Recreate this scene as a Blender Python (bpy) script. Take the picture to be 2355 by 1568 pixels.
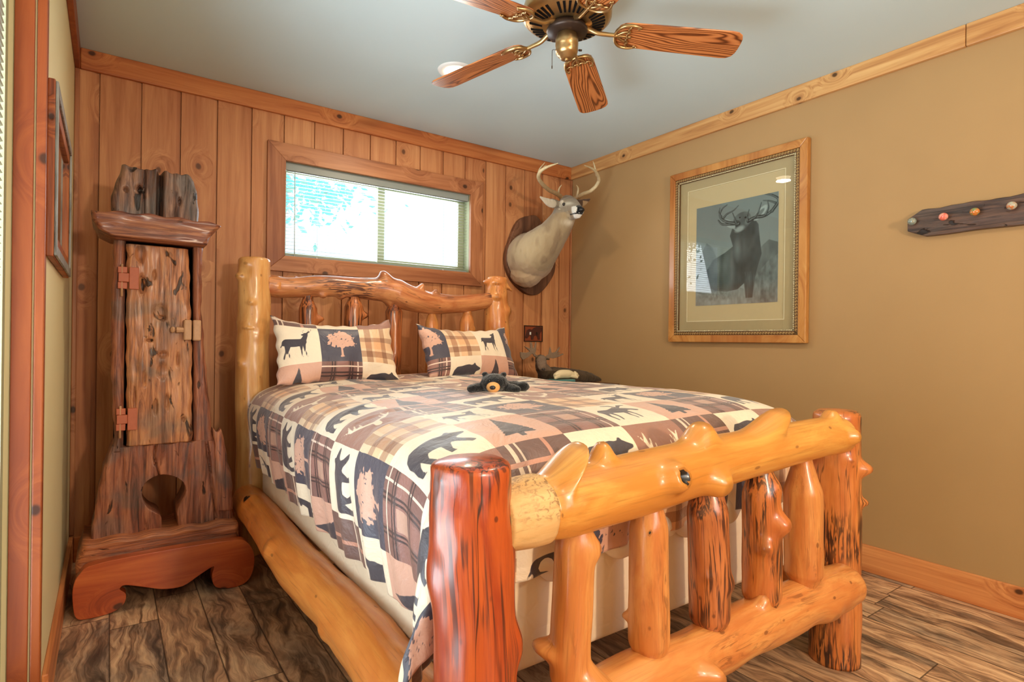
import bpy, bmesh, math, random
import numpy as np
from mathutils import Vector, Matrix

random.seed(7); np.random.seed(7)
C = bpy.context.scene
for o in list(bpy.data.objects): bpy.data.objects.remove(o)
pi = math.pi
sin, cos = math.sin, math.cos

# ------------------------------------------------------------------ camera
F_PX, YAW, PITCH, ROLL, CAMZ = 1313.22, 0.6150, 0.0003, 0.0123, 1.0752
X0, X1, Y0, YF, CE = -0.144, 2.9665, 3.412, -2.2, 2.44
fw = Vector((sin(YAW)*cos(PITCH), cos(YAW)*cos(PITCH), sin(PITCH)))
rt = Vector((cos(YAW), -sin(YAW), 0.0)); up = rt.cross(fw)
r2 = cos(ROLL)*rt + sin(ROLL)*up; u2 = -sin(ROLL)*rt + cos(ROLL)*up
cd = bpy.data.cameras.new('camera'); cam = bpy.data.objects.new('camera', cd); C.collection.objects.link(cam)
cd.sensor_fit = 'HORIZONTAL'; cd.sensor_width = 36.0; cd.lens = F_PX*36.0/2355.0; cd.clip_start = 0.02
cam.matrix_world = Matrix(((r2.x, u2.x, -fw.x, 0), (r2.y, u2.y, -fw.y, 0), (r2.z, u2.z, -fw.z, CAMZ), (0, 0, 0, 1)))
C.camera = cam

# ------------------------------------------------------------------ view, world, large lights
C.view_settings.view_transform = 'Standard'; C.view_settings.look = 'None'
C.view_settings.gamma = 1.0; C.view_settings.use_curve_mapping = False
C.view_settings.exposure = -0.16

def srgb(r, g, b):
    f = lambda c: (c/255/12.92) if c/255 <= .04045 else ((c/255+.055)/1.055)**2.4
    return (f(r), f(g), f(b), 1.0)

W = bpy.data.worlds.new('daylight'); C.world = W; W.use_nodes = True
wn = W.node_tree
wn.nodes['Background'].inputs['Color'].default_value = (.72, .90, 1.0, 1)
wn.nodes['Background'].inputs['Strength'].default_value = 1.6

def area(name, loc, rot, sx, sy, power, col):
    l = bpy.data.lights.new(name, 'AREA'); l.shape = 'RECTANGLE'; l.size = sx; l.size_y = sy
    l.energy = power; l.color = col
    o = bpy.data.objects.new(name, l); C.collection.objects.link(o); o.location = loc; o.rotation_euler = rot
    return o
rl = area('unseen_warm_light', (.95, -1.95, 1.55), (math.radians(84), 0, 0), .14, .14, 58, (1.0, .74, .48))  # added warm light without a fixture, throws the spindle shadows on the mattress
# daylight at back window and left door; cool fill at an added front window
area('daylight_back_window', (1.42, 4.35, 2.25), (math.radians(-105), 0, 0), 2.8, 1.8, 220, (.86, .95, 1.0))
area('daylight_side_door', (-1.1, 1.2, 1.0), (0, math.radians(-108), 0), 2.2, 2.0, 230, (.85, .94, 1.0))
area('front_fill_light', (1.2, -2.6, 1.0), (math.radians(112), 0, 0), 2.1, 1.4, 60, (.80, .92, 1.0))
LAMPS = [(1.42, 2.53, 12), (1.42, .45, 13), (.5, -1.35, 17), (2.3, -1.35, 6)]  # foot-end and tan-wall lamps are unseen, added to even out the room light
LAMP_COL = (1.0, .80, .57)

# ------------------------------------------------------------------ node helpers
class T:
    def __init__(s, name, rough=.5, spec=.5, bump=None):
        s.m = bpy.data.materials.new(name); s.m.use_nodes = True; s.t = s.m.node_tree
        s.b = s.t.nodes['Principled BSDF']; s.b.inputs['Roughness'].default_value = rough
        s.b.inputs['Specular IOR Level'].default_value = spec
    def n(s, ty, ins=None, **pr):
        nd = s.t.nodes.new('ShaderNode'+ty)
        for k, v in pr.items(): setattr(nd, k, v)
        for k, v in (ins or {}).items(): s.set(nd.inputs[k], v)
        return nd
    def set(s, sock, v):
        if isinstance(v, bpy.types.NodeSocket): s.t.links.new(v, sock)
        else: sock.default_value = v
    def math(s, op, a, b=0.0, c=0.0, clamp=False):
        nd = s.n('Math', {0: a, 1: b, 2: c}, operation=op); nd.use_clamp = clamp; return nd.outputs[0]
    def mix(s, f, a, b, mode='MIX'):
        nd = s.n('Mix', data_type='RGBA', blend_type=mode); s.set(nd.inputs[0], f); s.set(nd.inputs[6], a); s.set(nd.inputs[7], b); return nd.outputs[2]
    def ramp(s, f, stops):
        nd = s.n('ValToRGB', {0: f}); cr = nd.color_ramp
        while len(cr.elements) > 1: cr.elements.remove(cr.elements[-1])
        cr.elements[0].position = stops[0][0]; cr.elements[0].color = stops[0][1] if len(stops[0][1]) == 4 else (*stops[0][1], 1)
        for p, c in stops[1:]:
            e = cr.elements.new(p); e.color = c
        return nd.outputs[0]
    def step(s, f, a, b):
        return s.n('MapRange', {0: f, 1: a, 2: b}, interpolation_type='SMOOTHSTEP').outputs[0]
    def coord(s, kind='Object', attr=None):
        if attr: return s.n('Attribute', attribute_name=attr).outputs['Vector']
        return s.n('TexCoord').outputs[kind]
    def scale(s, v, sc):
        return s.n('VectorMath', {0: v, 1: sc}, operation='MULTIPLY').outputs[0]
    def addv(s, v, w):
        return s.n('VectorMath', {0: v, 1: w}, operation='ADD').outputs[0]
    def noise(s, v, sc=1.0, det=4, rg=.55, dist=0.0):
        return s.n('TexNoise', {'Vector': v, 'Scale': sc, 'Detail': det, 'Roughness': rg, 'Distortion': dist}).outputs[0]
    def col(s, c): s.set(s.b.inputs['Base Color'], c); return s
    def bump(s, h, strength=.3, dist=.01):
        nd = s.n('Bump', {'Strength': strength, 'Distance': dist, 'Height': h}); s.set(s.b.inputs['Normal'], nd.outputs[0]); return s

def flat(name, c, rough=.5, spec=.5, metal=0.0, var=.08, sc=40):
    t = T(name, rough, spec); n = t.noise(t.coord(), sc, 3)
    d = tuple(x*(1-var) for x in c[:3])+(1,); e = tuple(min(1, x*(1+var)) for x in c[:3])+(1,)
    t.col(t.mix(n, d, e)); t.b.inputs['Metallic'].default_value = metal
    return t.m

def wood(name, light, mid, dark, axis=2, rough=.42, kn=3.0, attr=None, pid=False, grain=22.0, kr=.05, tone=.5, bump=.25, coat=0.0, kcol=(42, 22, 12), stretch=1.4):
    """sawn softwood: grain along one axis, rings bending round knots"""
    t = T(name, rough, .4)
    co = t.coord(attr=attr)
    if pid:
        p = t.n('Attribute', attribute_name='pid').outputs['Fac']
        co = t.addv(co, t.n('CombineXYZ', {0: 0.0, 1: t.math('MULTIPLY', p, 3.7), 2: t.math('MULTIPLY', p, 7.3)}).outputs[0])
    s1 = [grain]*3; s1[axis] = stretch
    ks = [1.0]*3; ks[axis] = .55
    cs = t.n('SeparateXYZ', {0: t.addv(co, t.scale(t.n('TexNoise', {'Vector': t.scale(co, (1, 1, .5)), 'Scale': 14.0}).outputs[1], (.012, .012, .012)))})
    a_, b_, c_ = cs.outputs[axis], cs.outputs[(axis+1) % 3], cs.outputs[(axis+2) % 3]
    vo = t.n('TexVoronoi', {'Vector': t.n('CombineXYZ', {0: t.math('ADD', b_, c_), 1: t.math('MULTIPLY', a_, .75)}).outputs[0], 'Scale': kn}, voronoi_dimensions='2D')
    d = vo.outputs['Distance']
    on = t.math('GREATER_THAN', t.n('SeparateColor', {0: vo.outputs['Color']}).outputs[0] , .30)
    halo = t.math('MULTIPLY', t.math('SUBTRACT', 1.0, t.step(d, 0.0, .30)), on)
    sh = [0.0]*3; sh[(axis+1) % 3] = 1; sh[(axis+2) % 3] = 1
    gv = t.addv(t.scale(co, tuple(s1)), t.n('CombineXYZ', {i: (t.math('MULTIPLY', halo, 3.0) if sh[i] else 0.0) for i in range(3)}).outputs[0])
    g = t.noise(gv, 1.0, 5, .62, .6)
    c = t.ramp(g, [(.28, dark), (.47, mid), (.66, light)])
    big = [1.6]*3; big[axis] = .5
    tn = t.noise(t.scale(co, tuple(big)), 1.3, 2)
    c = t.mix(t.math('MULTIPLY', t.step(tn, .35, .7), tone), c, mid, 'MULTIPLY')
    if pid:
        wn_ = t.n('TexWhiteNoise', {'W': p}, noise_dimensions='1D').outputs[0]
        c = t.mix(t.math('MULTIPLY', wn_, .45), c, mid)
    km = t.math('MULTIPLY', t.math('SUBTRACT', 1.0, t.step(d, kr*.45, kr)), on)
    ring = t.math('MULTIPLY', t.math('SUBTRACT', 1.0, t.step(d, kr, kr*2.2)), on)
    c = t.mix(t.math('MULTIPLY', ring, .45), c, dark)
    c = t.mix(t.math('MULTIPLY', km, .85), c, srgb(*kcol))
    t.col(c); t.bump(t.math('SUBTRACT', g, t.math('MULTIPLY', km, .6)), bump, .004)
    if coat: t.b.inputs['Coat Weight'].default_value = coat; t.b.inputs['Coat Roughness'].default_value = .12
    return t.m

def logmat(name, base, warm, dark, amount=.5, rough=.34, fleck=.5, coat=.35, fz=10.0, fs=75, crack=0.0):
    """peeled, varnished log: 'gp' = (around, around, along) in metres; 'knot' = 1 on knots"""
    t = T(name, rough, .5)
    g = t.coord(attr='gp')
    a = t.noise(t.scale(g, (16, 16, 3.0)), 1.0, 5, .6, .9)
    b = t.noise(t.scale(g, (60, 60, 4.0)), 1.0, 4, .65, .5)
    f = t.noise(t.scale(g, (fs, fs, fz)), 1.0, 3, .6, 1.2)
    big = t.noise(t.scale(g, (7, 7, 3.4)), 1.0, 2)
    c = t.mix(t.step(a, .35, .65), warm, base)
    c = t.mix(t.math('MULTIPLY', t.step(b, .44, .70), .60), c, warm)
    fl = t.noise(t.scale(g, (150, 150, 5.0)), 1.0, 3, .6, .4); c = t.mix(t.math('MULTIPLY', t.step(fl, .52, .78), .50), c, tuple(x*.50 for x in warm[:3])+(1,))
    kb = t.n('TexVoronoi', {'Vector': t.scale(g, (16, 16, 9)), 'Scale': 1.0}).outputs['Distance']; c = t.mix(t.math('MULTIPLY', t.math('SUBTRACT', 1.0, t.step(kb, .05, .10)), .7), c, dark)
    m = t.math('MULTIPLY', t.step(big, .62-.25*amount, .80-.25*amount), t.step(f, .60-.22*fleck, .72-.22*fleck))
    c = t.mix(t.math('MULTIPLY', m, amount+.25, clamp=True), c, dark)
    if crack:
        cn = t.math('ABSOLUTE', t.math('SUBTRACT', t.noise(t.scale(g, (17, 17, 1.1)), 1.0, 3, .5, .3), .5)); cn = t.math('SUBTRACT', 1.0, t.step(cn, .002, .010)); c = t.mix(t.math('MULTIPLY', cn, crack), c, tuple(x*.25 for x in dark[:3])+(1,))
    k = t.n('Attribute', attribute_name='knot').outputs['Fac']
    kk = t.step(k, .80, .97)
    c = t.mix(t.math('MULTIPLY', kk, .55), c, tuple(x*.45+.0 for x in warm[:3])+(1,))
    c = t.mix(t.math('GREATER_THAN', k, 1.5), c, srgb(28, 20, 16))
    t.col(c); t.bump(t.math('ADD', t.math('MULTIPLY', a, .6), t.math('MULTIPLY', f, -.4)), .22, .006)
    t.b.inputs['Coat Weight'].default_value = coat; t.b.inputs['Coat Roughness'].default_value = .16
    return t.m

def painted(name, rough=.6, spec=.3, bumps=0.0, bs=300, sheen=0.0, metal=0.0):
    """colour comes from the mesh's own 'col' attribute (patterns that belong to the thing)"""
    t = T(name, rough, spec); c = t.n('Attribute', attribute_name='col').outputs['Color']
    n = t.noise(t.coord(), bs, 3)
    if bumps:
        c = t.mix(t.math('MULTIPLY', n, .35), c, t.mix(.5, c, (0, 0, 0, 1))); t.bump(n, bumps, .004)
    t.col(c); t.b.inputs['Sheen Weight'].default_value = sheen; t.b.inputs['Metallic'].default_value = metal
    return t.m

# ------------------------------------------------------------------ mesh helpers
def vnoise(P, sc=1.0, seed=0, octv=1):
    P = np.asarray(P, float)*sc; out = 0; amp = 1; tot = 0
    for k in range(octv):
        Q = P*(2**k)+seed*17.3+k*5.1; i = np.floor(Q).astype(np.int64); f = Q-i; f = f*f*(3-2*f); r = 0
        for dx in (0, 1):
            for dy in (0, 1):
                for dz in (0, 1):
                    h = (i[:, 0]+dx)*374761393+(i[:, 1]+dy)*668265263+(i[:, 2]+dz)*2147483647+seed*974711
                    h = (h ^ (h >> 13))*1274126177; h = (h ^ (h >> 16)) & 0xffff
                    w = (f[:, 0] if dx else 1-f[:, 0])*(f[:, 1] if dy else 1-f[:, 1])*(f[:, 2] if dz else 1-f[:, 2])
                    r = r+w*(h/65535.0)
        out = out+amp*(r*2-1); tot += amp; amp *= .5
    return out/tot

def origin(p):
    v = Vector((0, 0, 0))
    while p is not None: v += p.location; p = p.parent
    return v

def link(name, me, mat=None, parent=None, smooth=True, mods=None, shift=True):
    o = bpy.data.objects.new(name, me); C.collection.objects.link(o)
    if mat and len(me.materials) == 0: me.materials.append(mat)
    if parent is not None:
        o.parent = parent; v = origin(parent); me.transform(Matrix.Translation(-v))
    me.polygons.foreach_set('use_smooth', [smooth]*len(me.polygons)); me.update()
    return o

def build(name, parts, mat=None, parent=None, smooth=True, bevel=0.0, seg=2, base=False, attrs=None, subsurf=0, auto=None):
    """parts: list of (verts, faces) joined into ONE mesh object"""
    V = []; Fs = []
    for v, f in parts:
        n = len(V); V.extend([tuple(p) for p in v]); Fs.extend([tuple(i+n for i in q) for q in f])
    me = bpy.data.meshes.new(name)
    off = Vector((0, 0, 0))
    if base and parent is None:
        a = np.array(V); off = Vector(((a[:, 0].min()+a[:, 0].max())/2, (a[:, 1].min()+a[:, 1].max())/2, a[:, 2].min()))
        V = [(p[0]-off.x, p[1]-off.y, p[2]-off.z) for p in V]
    me.from_pydata(V, [], Fs); me.validate(); 
    if attrs:
        for k, (ty, dom, data) in attrs.items():
            a = me.attributes.new(k, ty, dom)
            key = {'FLOAT': 'value', 'FLOAT_VECTOR': 'vector', 'FLOAT_COLOR': 'color'}[ty]
            a.data.foreach_set(key, np.asarray(data, dtype=np.float32).ravel())
    o = link(name, me, mat, parent, smooth)
    o.location = o.location+off
    if bevel:
        m = o.modifiers.new('bevel', 'BEVEL'); m.width = bevel; m.segments = seg; m.limit_method = 'ANGLE'; m.angle_limit = math.radians(35)
    if subsurf:
        m = o.modifiers.new('sub', 'SUBSURF'); m.levels = m.render_levels = subsurf
    if (auto if auto is not None else (smooth and bevel)):
        m = o.modifiers.new('wn', 'WEIGHTED_NORMAL'); m.keep_sharp = True
    return o

def box(x0, x1, y0, y1, z0, z1):
    v = [(x, y, z) for x in (x0, x1) for y in (y0, y1) for z in (z0, z1)]
    return v, [(0, 1, 3, 2), (4, 6, 7, 5), (0, 4, 5, 1), (2, 3, 7, 6), (0, 2, 6, 4), (1, 5, 7, 3)]

def rotv(vf, M):
    v, f = vf; return [tuple(M @ Vector(p)) for p in v], f

def spline(pts, n):
    P = np.array(pts, float); m = len(P)
    if m == 2: return P[0]+(P[1]-P[0])*np.linspace(0, 1, n)[:, None]
    ext = np.vstack([2*P[0]-P[1], P, 2*P[-1]-P[-2]])
    out = []
    for t in np.linspace(0, m-1, n):
        i = min(int(t), m-2); f = t-i; a, b, c, d = ext[i:i+4]
        out.append(.5*((2*b)+(-a+c)*f+(2*a-5*b+4*c-d)*f*f+(-a+3*b-3*c+d)*f**3))
    return np.array(out)

def frames(P):
    Tn = np.gradient(P, axis=0); Tn /= np.linalg.norm(Tn, axis=1)[:, None]+1e-9
    a = np.array([0, 0, 1.0]) if abs(Tn[0][2]) < .85 else np.array([0, 1.0, 0])
    n = a-Tn[0]*(a@Tn[0]); n /= np.linalg.norm(n); N = [n]
    for i in range(1, len(P)):
        n = N[-1]-Tn[i]*(N[-1]@Tn[i]); n /= np.linalg.norm(n)+1e-9; N.append(n)
    N = np.array(N); return Tn, N, np.cross(Tn, N)

def tube(pts, rad, n=14, res=None, cap=True, flat_=1.0):
    res = res or max(2, (len(pts)-1)*5+1)
    P = spline(pts, res); Tn, N, B = frames(P)
    R = np.interp(np.linspace(0, 1, res), np.linspace(0, 1, len(np.atleast_1d(rad))) if np.ndim(rad) else [0, 1], rad if np.ndim(rad) else [rad, rad])
    th = np.linspace(0, 2*pi, n, endpoint=False); V = []
    for i in range(res):
        for t in th: V.append(P[i]+R[i]*(cos(t)*N[i]+flat_*sin(t)*B[i]))
    Fs = [(i*n+j, i*n+(j+1) % n, (i+1)*n+(j+1) % n, (i+1)*n+j) for i in range(res-1) for j in range(n)]
    if cap:
        V += [P[0]-Tn[0]*R[0]*.35, P[-1]+Tn[-1]*R[-1]*.35]; a = len(V)-2
        Fs += [(a, (j+1) % n, j) for j in range(n)]+[(a+1, (res-1)*n+j, (res-1)*n+(j+1) % n) for j in range(n)]
    return V, Fs

def lathe(prof, n=32, c=(0, 0, 0), M=None):
    V = []; Fs = []
    for r, z in prof:
        for k in range(n): V.append((c[0]+r*cos(2*pi*k/n), c[1]+r*sin(2*pi*k/n), c[2]+z))
    for i in range(len(prof)-1):
        for j in range(n): Fs.append((i*n+j, i*n+(j+1) % n, (i+1)*n+(j+1) % n, (i+1)*n+j))
    Fs.append(tuple(range(n-1, -1, -1))); Fs.append(tuple((len(prof)-1)*n+j for j in range(n)))
    if M is not None: V = [tuple(M @ Vector(p)) for p in V]
    return V, Fs

def prism(poly, a, b, axis=1):
    """2D outline extruded between a and b along an axis (1: outline is x,z; 2: x,y; 0: y,z)"""
    def p(q, d): return {1: (q[0], d, q[1]), 2: (q[0], q[1], d), 0: (d, q[0], q[1])}[axis]
    n = len(poly); V = [p(q, a) for q in poly]+[p(q, b) for q in poly]
    return V, [tuple(range(n-1, -1, -1)), tuple(range(n, 2*n))]+[(i, (i+1) % n, n+(i+1) % n, n+i) for i in range(n)]

def ball(c, r, n=20, m=12, M=None):
    r = (r, r, r) if np.isscalar(r) else r; V = []; Fs = []
    for i in range(m+1):
        for j in range(n):
            p = Vector((r[0]*sin(pi*i/m)*cos(2*pi*j/n), r[1]*sin(pi*i/m)*sin(2*pi*j/n), r[2]*cos(pi*i/m)))
            if M is not None: p = M @ p
            V.append(tuple(p+Vector(c)))
    for i in range(m):
        for j in range(n): Fs.append((i*n+j, (i+1)*n+j, (i+1)*n+(j+1) % n, i*n+(j+1) % n))
    return V, Fs

def smoothpoly(poly, k=6):
    P = np.array(poly, float); n = len(P); out = []
    for i in range(n):
        a, b, c, d = P[i-1], P[i], P[(i+1) % n], P[(i+2) % n]
        for t in np.arange(k)/k: out.append(tuple(.5*((2*b)+(-a+c)*t+(2*a-5*b+4*c-d)*t*t+(-a+3*b-3*c+d)*t**3)))
    return out

def fuse(name, parts, voxel, smooth, mat, parent=None, colfn=None, base=False, disp=None):
    """closed pieces grown together into one continuous surface"""
    o = build('tmp', parts, None, None)
    m = o.modifiers.new('r', 'REMESH'); m.mode = 'VOXEL'; m.voxel_size = voxel
    if smooth: m = o.modifiers.new('s', 'SMOOTH'); m.iterations = smooth; m.factor = .5
    dg = bpy.context.evaluated_depsgraph_get(); me = bpy.data.meshes.new_from_object(o.evaluated_get(dg))
    old = o.data; bpy.data.objects.remove(o); bpy.data.meshes.remove(old); me.name = name
    n = len(me.vertices); P = np.empty(n*3); me.vertices.foreach_get('co', P); P = P.reshape(-1, 3)
    if colfn is not None:
        c = np.ones((n, 4)); c[:, :3] = colfn(P); a = me.attributes.new('col', 'FLOAT_COLOR', 'POINT'); a.data.foreach_set('color', c.astype(np.float32).ravel())
    if disp is not None:
        nn = np.empty(n*3); me.vertices.foreach_get('normal', nn); P = P+nn.reshape(-1, 3)*disp(P)[:, None]; me.vertices.foreach_set('co', P.ravel()); me.update()
    off = Vector((0, 0, 0))
    if base and parent is None:
        off = Vector(((P[:, 0].min()+P[:, 0].max())/2, (P[:, 1].min()+P[:, 1].max())/2, P[:, 2].min())); me.transform(Matrix.Translation(-off))
    me.materials.clear(); o = link(name, me, mat, parent); o.location = o.location+off
    return o

def logmesh(pts, rad, knots=(), seed=1, n=44, step=.009, rough=.004, endr=.02, lump=.006, cap0=True, cap1=True, flatend=(0, 0)):
    """peeled log; knots = (t 0..1, angle, width, height, lean along, hollow)"""
    L = np.sum(np.linalg.norm(np.diff(spline(pts, 60), axis=0), axis=1)); res = int(L/step)+2
    P = spline(pts, res); Tn, N, B = frames(P); u = np.linspace(0, 1, res); s = u*L
    R = np.interp(u, np.linspace(0, 1, len(rad)), rad)
    e = endr
    for s_, on in ((s, cap0), (L-s, cap1)):
        if on: R = R*np.where(s_ < e, .80+.20*np.sqrt(np.clip(1-(1-np.clip(s_/e, 0, 1))**2, 0, 1)), 1)
    th = np.linspace(0, 2*pi, n, endpoint=False)
    TH, S = np.meshgrid(th, s); RR = np.repeat(R[:, None], n, 1)
    G = np.stack([np.cos(TH)*RR, np.sin(TH)*RR, S], -1)
    q = G.reshape(-1, 3)
    RR = RR+(lump*vnoise(q*[7, 7, 4], 1, seed, 2)+rough*vnoise(q*[30, 30, 10], 1, seed+3, 2)).reshape(RR.shape)
    D = np.cos(TH)[..., None]*N[:, None]+np.sin(TH)[..., None]*B[:, None]
    V = P[:, None]+RR[..., None]*D; K = np.zeros_like(RR)
    rm = float(np.mean(R))
    for kn in knots:
        t, ang, w, h = kn[:4]; lean = kn[4] if len(kn) > 4 else 0; hol = kn[5] if len(kn) > 5 else 0
        da = (TH-ang+pi) % (2*pi)-pi
        d = np.sqrt((da*rm)**2+(S-t*L)**2)/w
        g = np.exp(-(d**2.6)*1.1)
        V = V+(g*h)[..., None]*D+(g*lean)[..., None]*Tn[:, None]
        K = np.maximum(K, g)
        if hol:
            c = np.clip(1-d/.55, 0, 1); V = V-(c*h*.9)[..., None]*D; K = np.where(d < .42, 2.0, K)
    Vf = V.reshape(-1, 3); Gf = G.reshape(-1, 3)+seed*3.1; Kf = K.ravel()
    Fs = [(i*n+j, (i+1)*n+j, (i+1)*n+(j+1) % n, i*n+(j+1) % n) for i in range(res-1) for j in range(n)]
    c0 = V[0].mean(0)-Tn[0]*.004; c1 = V[-1].mean(0)+Tn[-1]*.004
    Vf = np.vstack([Vf, c0, c1]); a = len(Vf)-2
    Gf = np.vstack([Gf, [seed*3.1]*3, [seed*3.1, seed*3.1, L+seed*3.1]]); Kf = np.append(Kf, [0, 0])
    Fs += [(a, j, (j+1) % n) for j in range(n)]+[(a+1, (res-1)*n+(j+1) % n, (res-1)*n+j) for j in range(n)]
    return Vf, Fs, Gf, Kf

def logobj(name, mat, parent, pts, rad, knots=(), seed=1, extra=None, **kw):
    V, Fs, G, K = logmesh(pts, rad, knots, seed, **kw)
    if extra:
        for ev, ef in extra:
            n = len(V); ev = np.array(ev); V = np.vstack([V, ev]); Fs = Fs+[tuple(i+n for i in q) for q in ef]
            G = np.vstack([G, ev*1.0]); K = np.append(K, np.zeros(len(ev)))
    return build(name, [(V, Fs)], mat, parent, True, attrs={'gp': ('FLOAT_VECTOR', 'POINT', G), 'knot': ('FLOAT', 'POINT', K)})

def thing(name, label, cat, loc, group=None):
    o = bpy.data.objects.new(name, None); C.collection.objects.link(o); o.location = loc; o.empty_display_size = .05
    o['label'] = label; o['category'] = cat
    if group: o['group'] = group
    return o
def tag(o, label, cat, group=None, kind=None):
    o['label'] = label; o['category'] = cat
    if group: o['group'] = group
    if kind: o['kind'] = kind
    return o
def struct(name, parts, mat, **kw):
    o = build(name, parts, mat, **kw); o['kind'] = 'structure'; return o

# ------------------------------------------------------------------ materials
S = srgb
M = {}
M['ceiling'] = flat('ceiling_paint', S(204, 224, 228), .8, .2, var=.02, sc=3)
def wallpaint():
    t = T('tan_wall_paint', .62, .25); n = t.noise(t.coord(), 2.2, 3); n2 = t.noise(t.coord(), 220, 2)
    t.col(t.mix(n, S(168, 136, 93), S(180, 146, 100))); t.bump(n2, .05, .002); return t.m
M['wall'] = wallpaint()
M['lwall'] = flat('cream_wall_paint', S(228, 214, 166), .55, .3, var=.02, sc=3)
M['panel'] = wood('cedar_panelling', S(212, 154, 104), S(192, 130, 84), S(162, 98, 58), 2, .5, 3.3, pid=True, grain=26, kr=.055, bump=.15, kcol=(84, 50, 28))
M['crown_x'] = wood('cedar_trim_across', S(206, 134, 76), S(188, 112, 60), S(156, 84, 42), 0, .42, 3.2, grain=26, kr=.05, bump=.1)
M['crown_y'] = wood('pale_pine_trim', S(226, 184, 124), S(208, 158, 100), S(172, 118, 70), 1, .42, 4.2, grain=26, kr=.055, bump=.1, stretch=1.2)
M['base_y'] = wood('cedar_skirting', S(230, 164, 104), S(206, 134, 80), S(168, 98, 56), 1, .4, 3.2, grain=30, kr=.045, bump=.1, stretch=1.0)
M['trim_z'] = wood('door_trim_wood', S(172, 92, 44), S(156, 78, 36), S(136, 64, 30), 2, .4, 2.6, grain=20, kr=.04, bump=.08)
M['casing_x'] = wood('casing_wood_across', S(190, 130, 88), S(168, 108, 70), S(138, 82, 50), 0, .42, 3.0, grain=30, kr=.055, bump=.08)
M['casing_z'] = wood('casing_wood_upright', S(190, 130, 88), S(168, 108, 70), S(138, 82, 50), 2, .42, 3.0, grain=30, kr=.05, bump=.08)
M['vinyl'] = flat('cream_vinyl', S(168, 172, 140), .4, .4, var=.02)
M['slat'] = flat('white_slat', S(212, 216, 212), .35, .5, var=.01)
M['railgrey'] = flat('grey_blind_rail', S(138, 146, 142), .4, .5, var=.02)
M['white'] = flat('white_metal', S(238, 238, 234), .4, .5, var=.01)
M['cord'] = flat('cord', S(210, 212, 205), .6, .2)
M['black'] = flat('black_gap', S(18, 14, 12), .8, .1)

def glass(name='window_glass', tint=(1, 1, 1, 1), ior=1.5):
    m = bpy.data.materials.new(name); m.use_nodes = True; t = m.node_tree; t.nodes.clear()
    o = t.nodes.new('ShaderNodeOutputMaterial'); mx = t.nodes.new('ShaderNodeMixShader'); tr = t.nodes.new('ShaderNodeBsdfTransparent')
    g = t.nodes.new('ShaderNodeBsdfGlossy'); g.inputs['Roughness'].default_value = .0; fr = t.nodes.new('ShaderNodeFresnel'); fr.inputs[0].default_value = ior; ge = t.nodes.new('ShaderNodeNewGeometry'); mu = t.nodes.new('ShaderNodeMath'); mu.operation = 'SUBTRACT'; mu.inputs[0].default_value = 1.0; mv = t.nodes.new('ShaderNodeMath'); mv.operation = 'MULTIPLY'
    tr.inputs[0].default_value = tint
    t.links.new(ge.outputs['Backfacing'], mu.inputs[1]); t.links.new(fr.outputs[0], mv.inputs[0]); t.links.new(mu.outputs[0], mv.inputs[1]); t.links.new(mv.outputs[0], mx.inputs[0]); t.links.new(tr.outputs[0], mx.inputs[1]); t.links.new(g.outputs[0], mx.inputs[2]); t.links.new(mx.outputs[0], o.inputs[0])
    return m
M['glass'] = glass()

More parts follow.
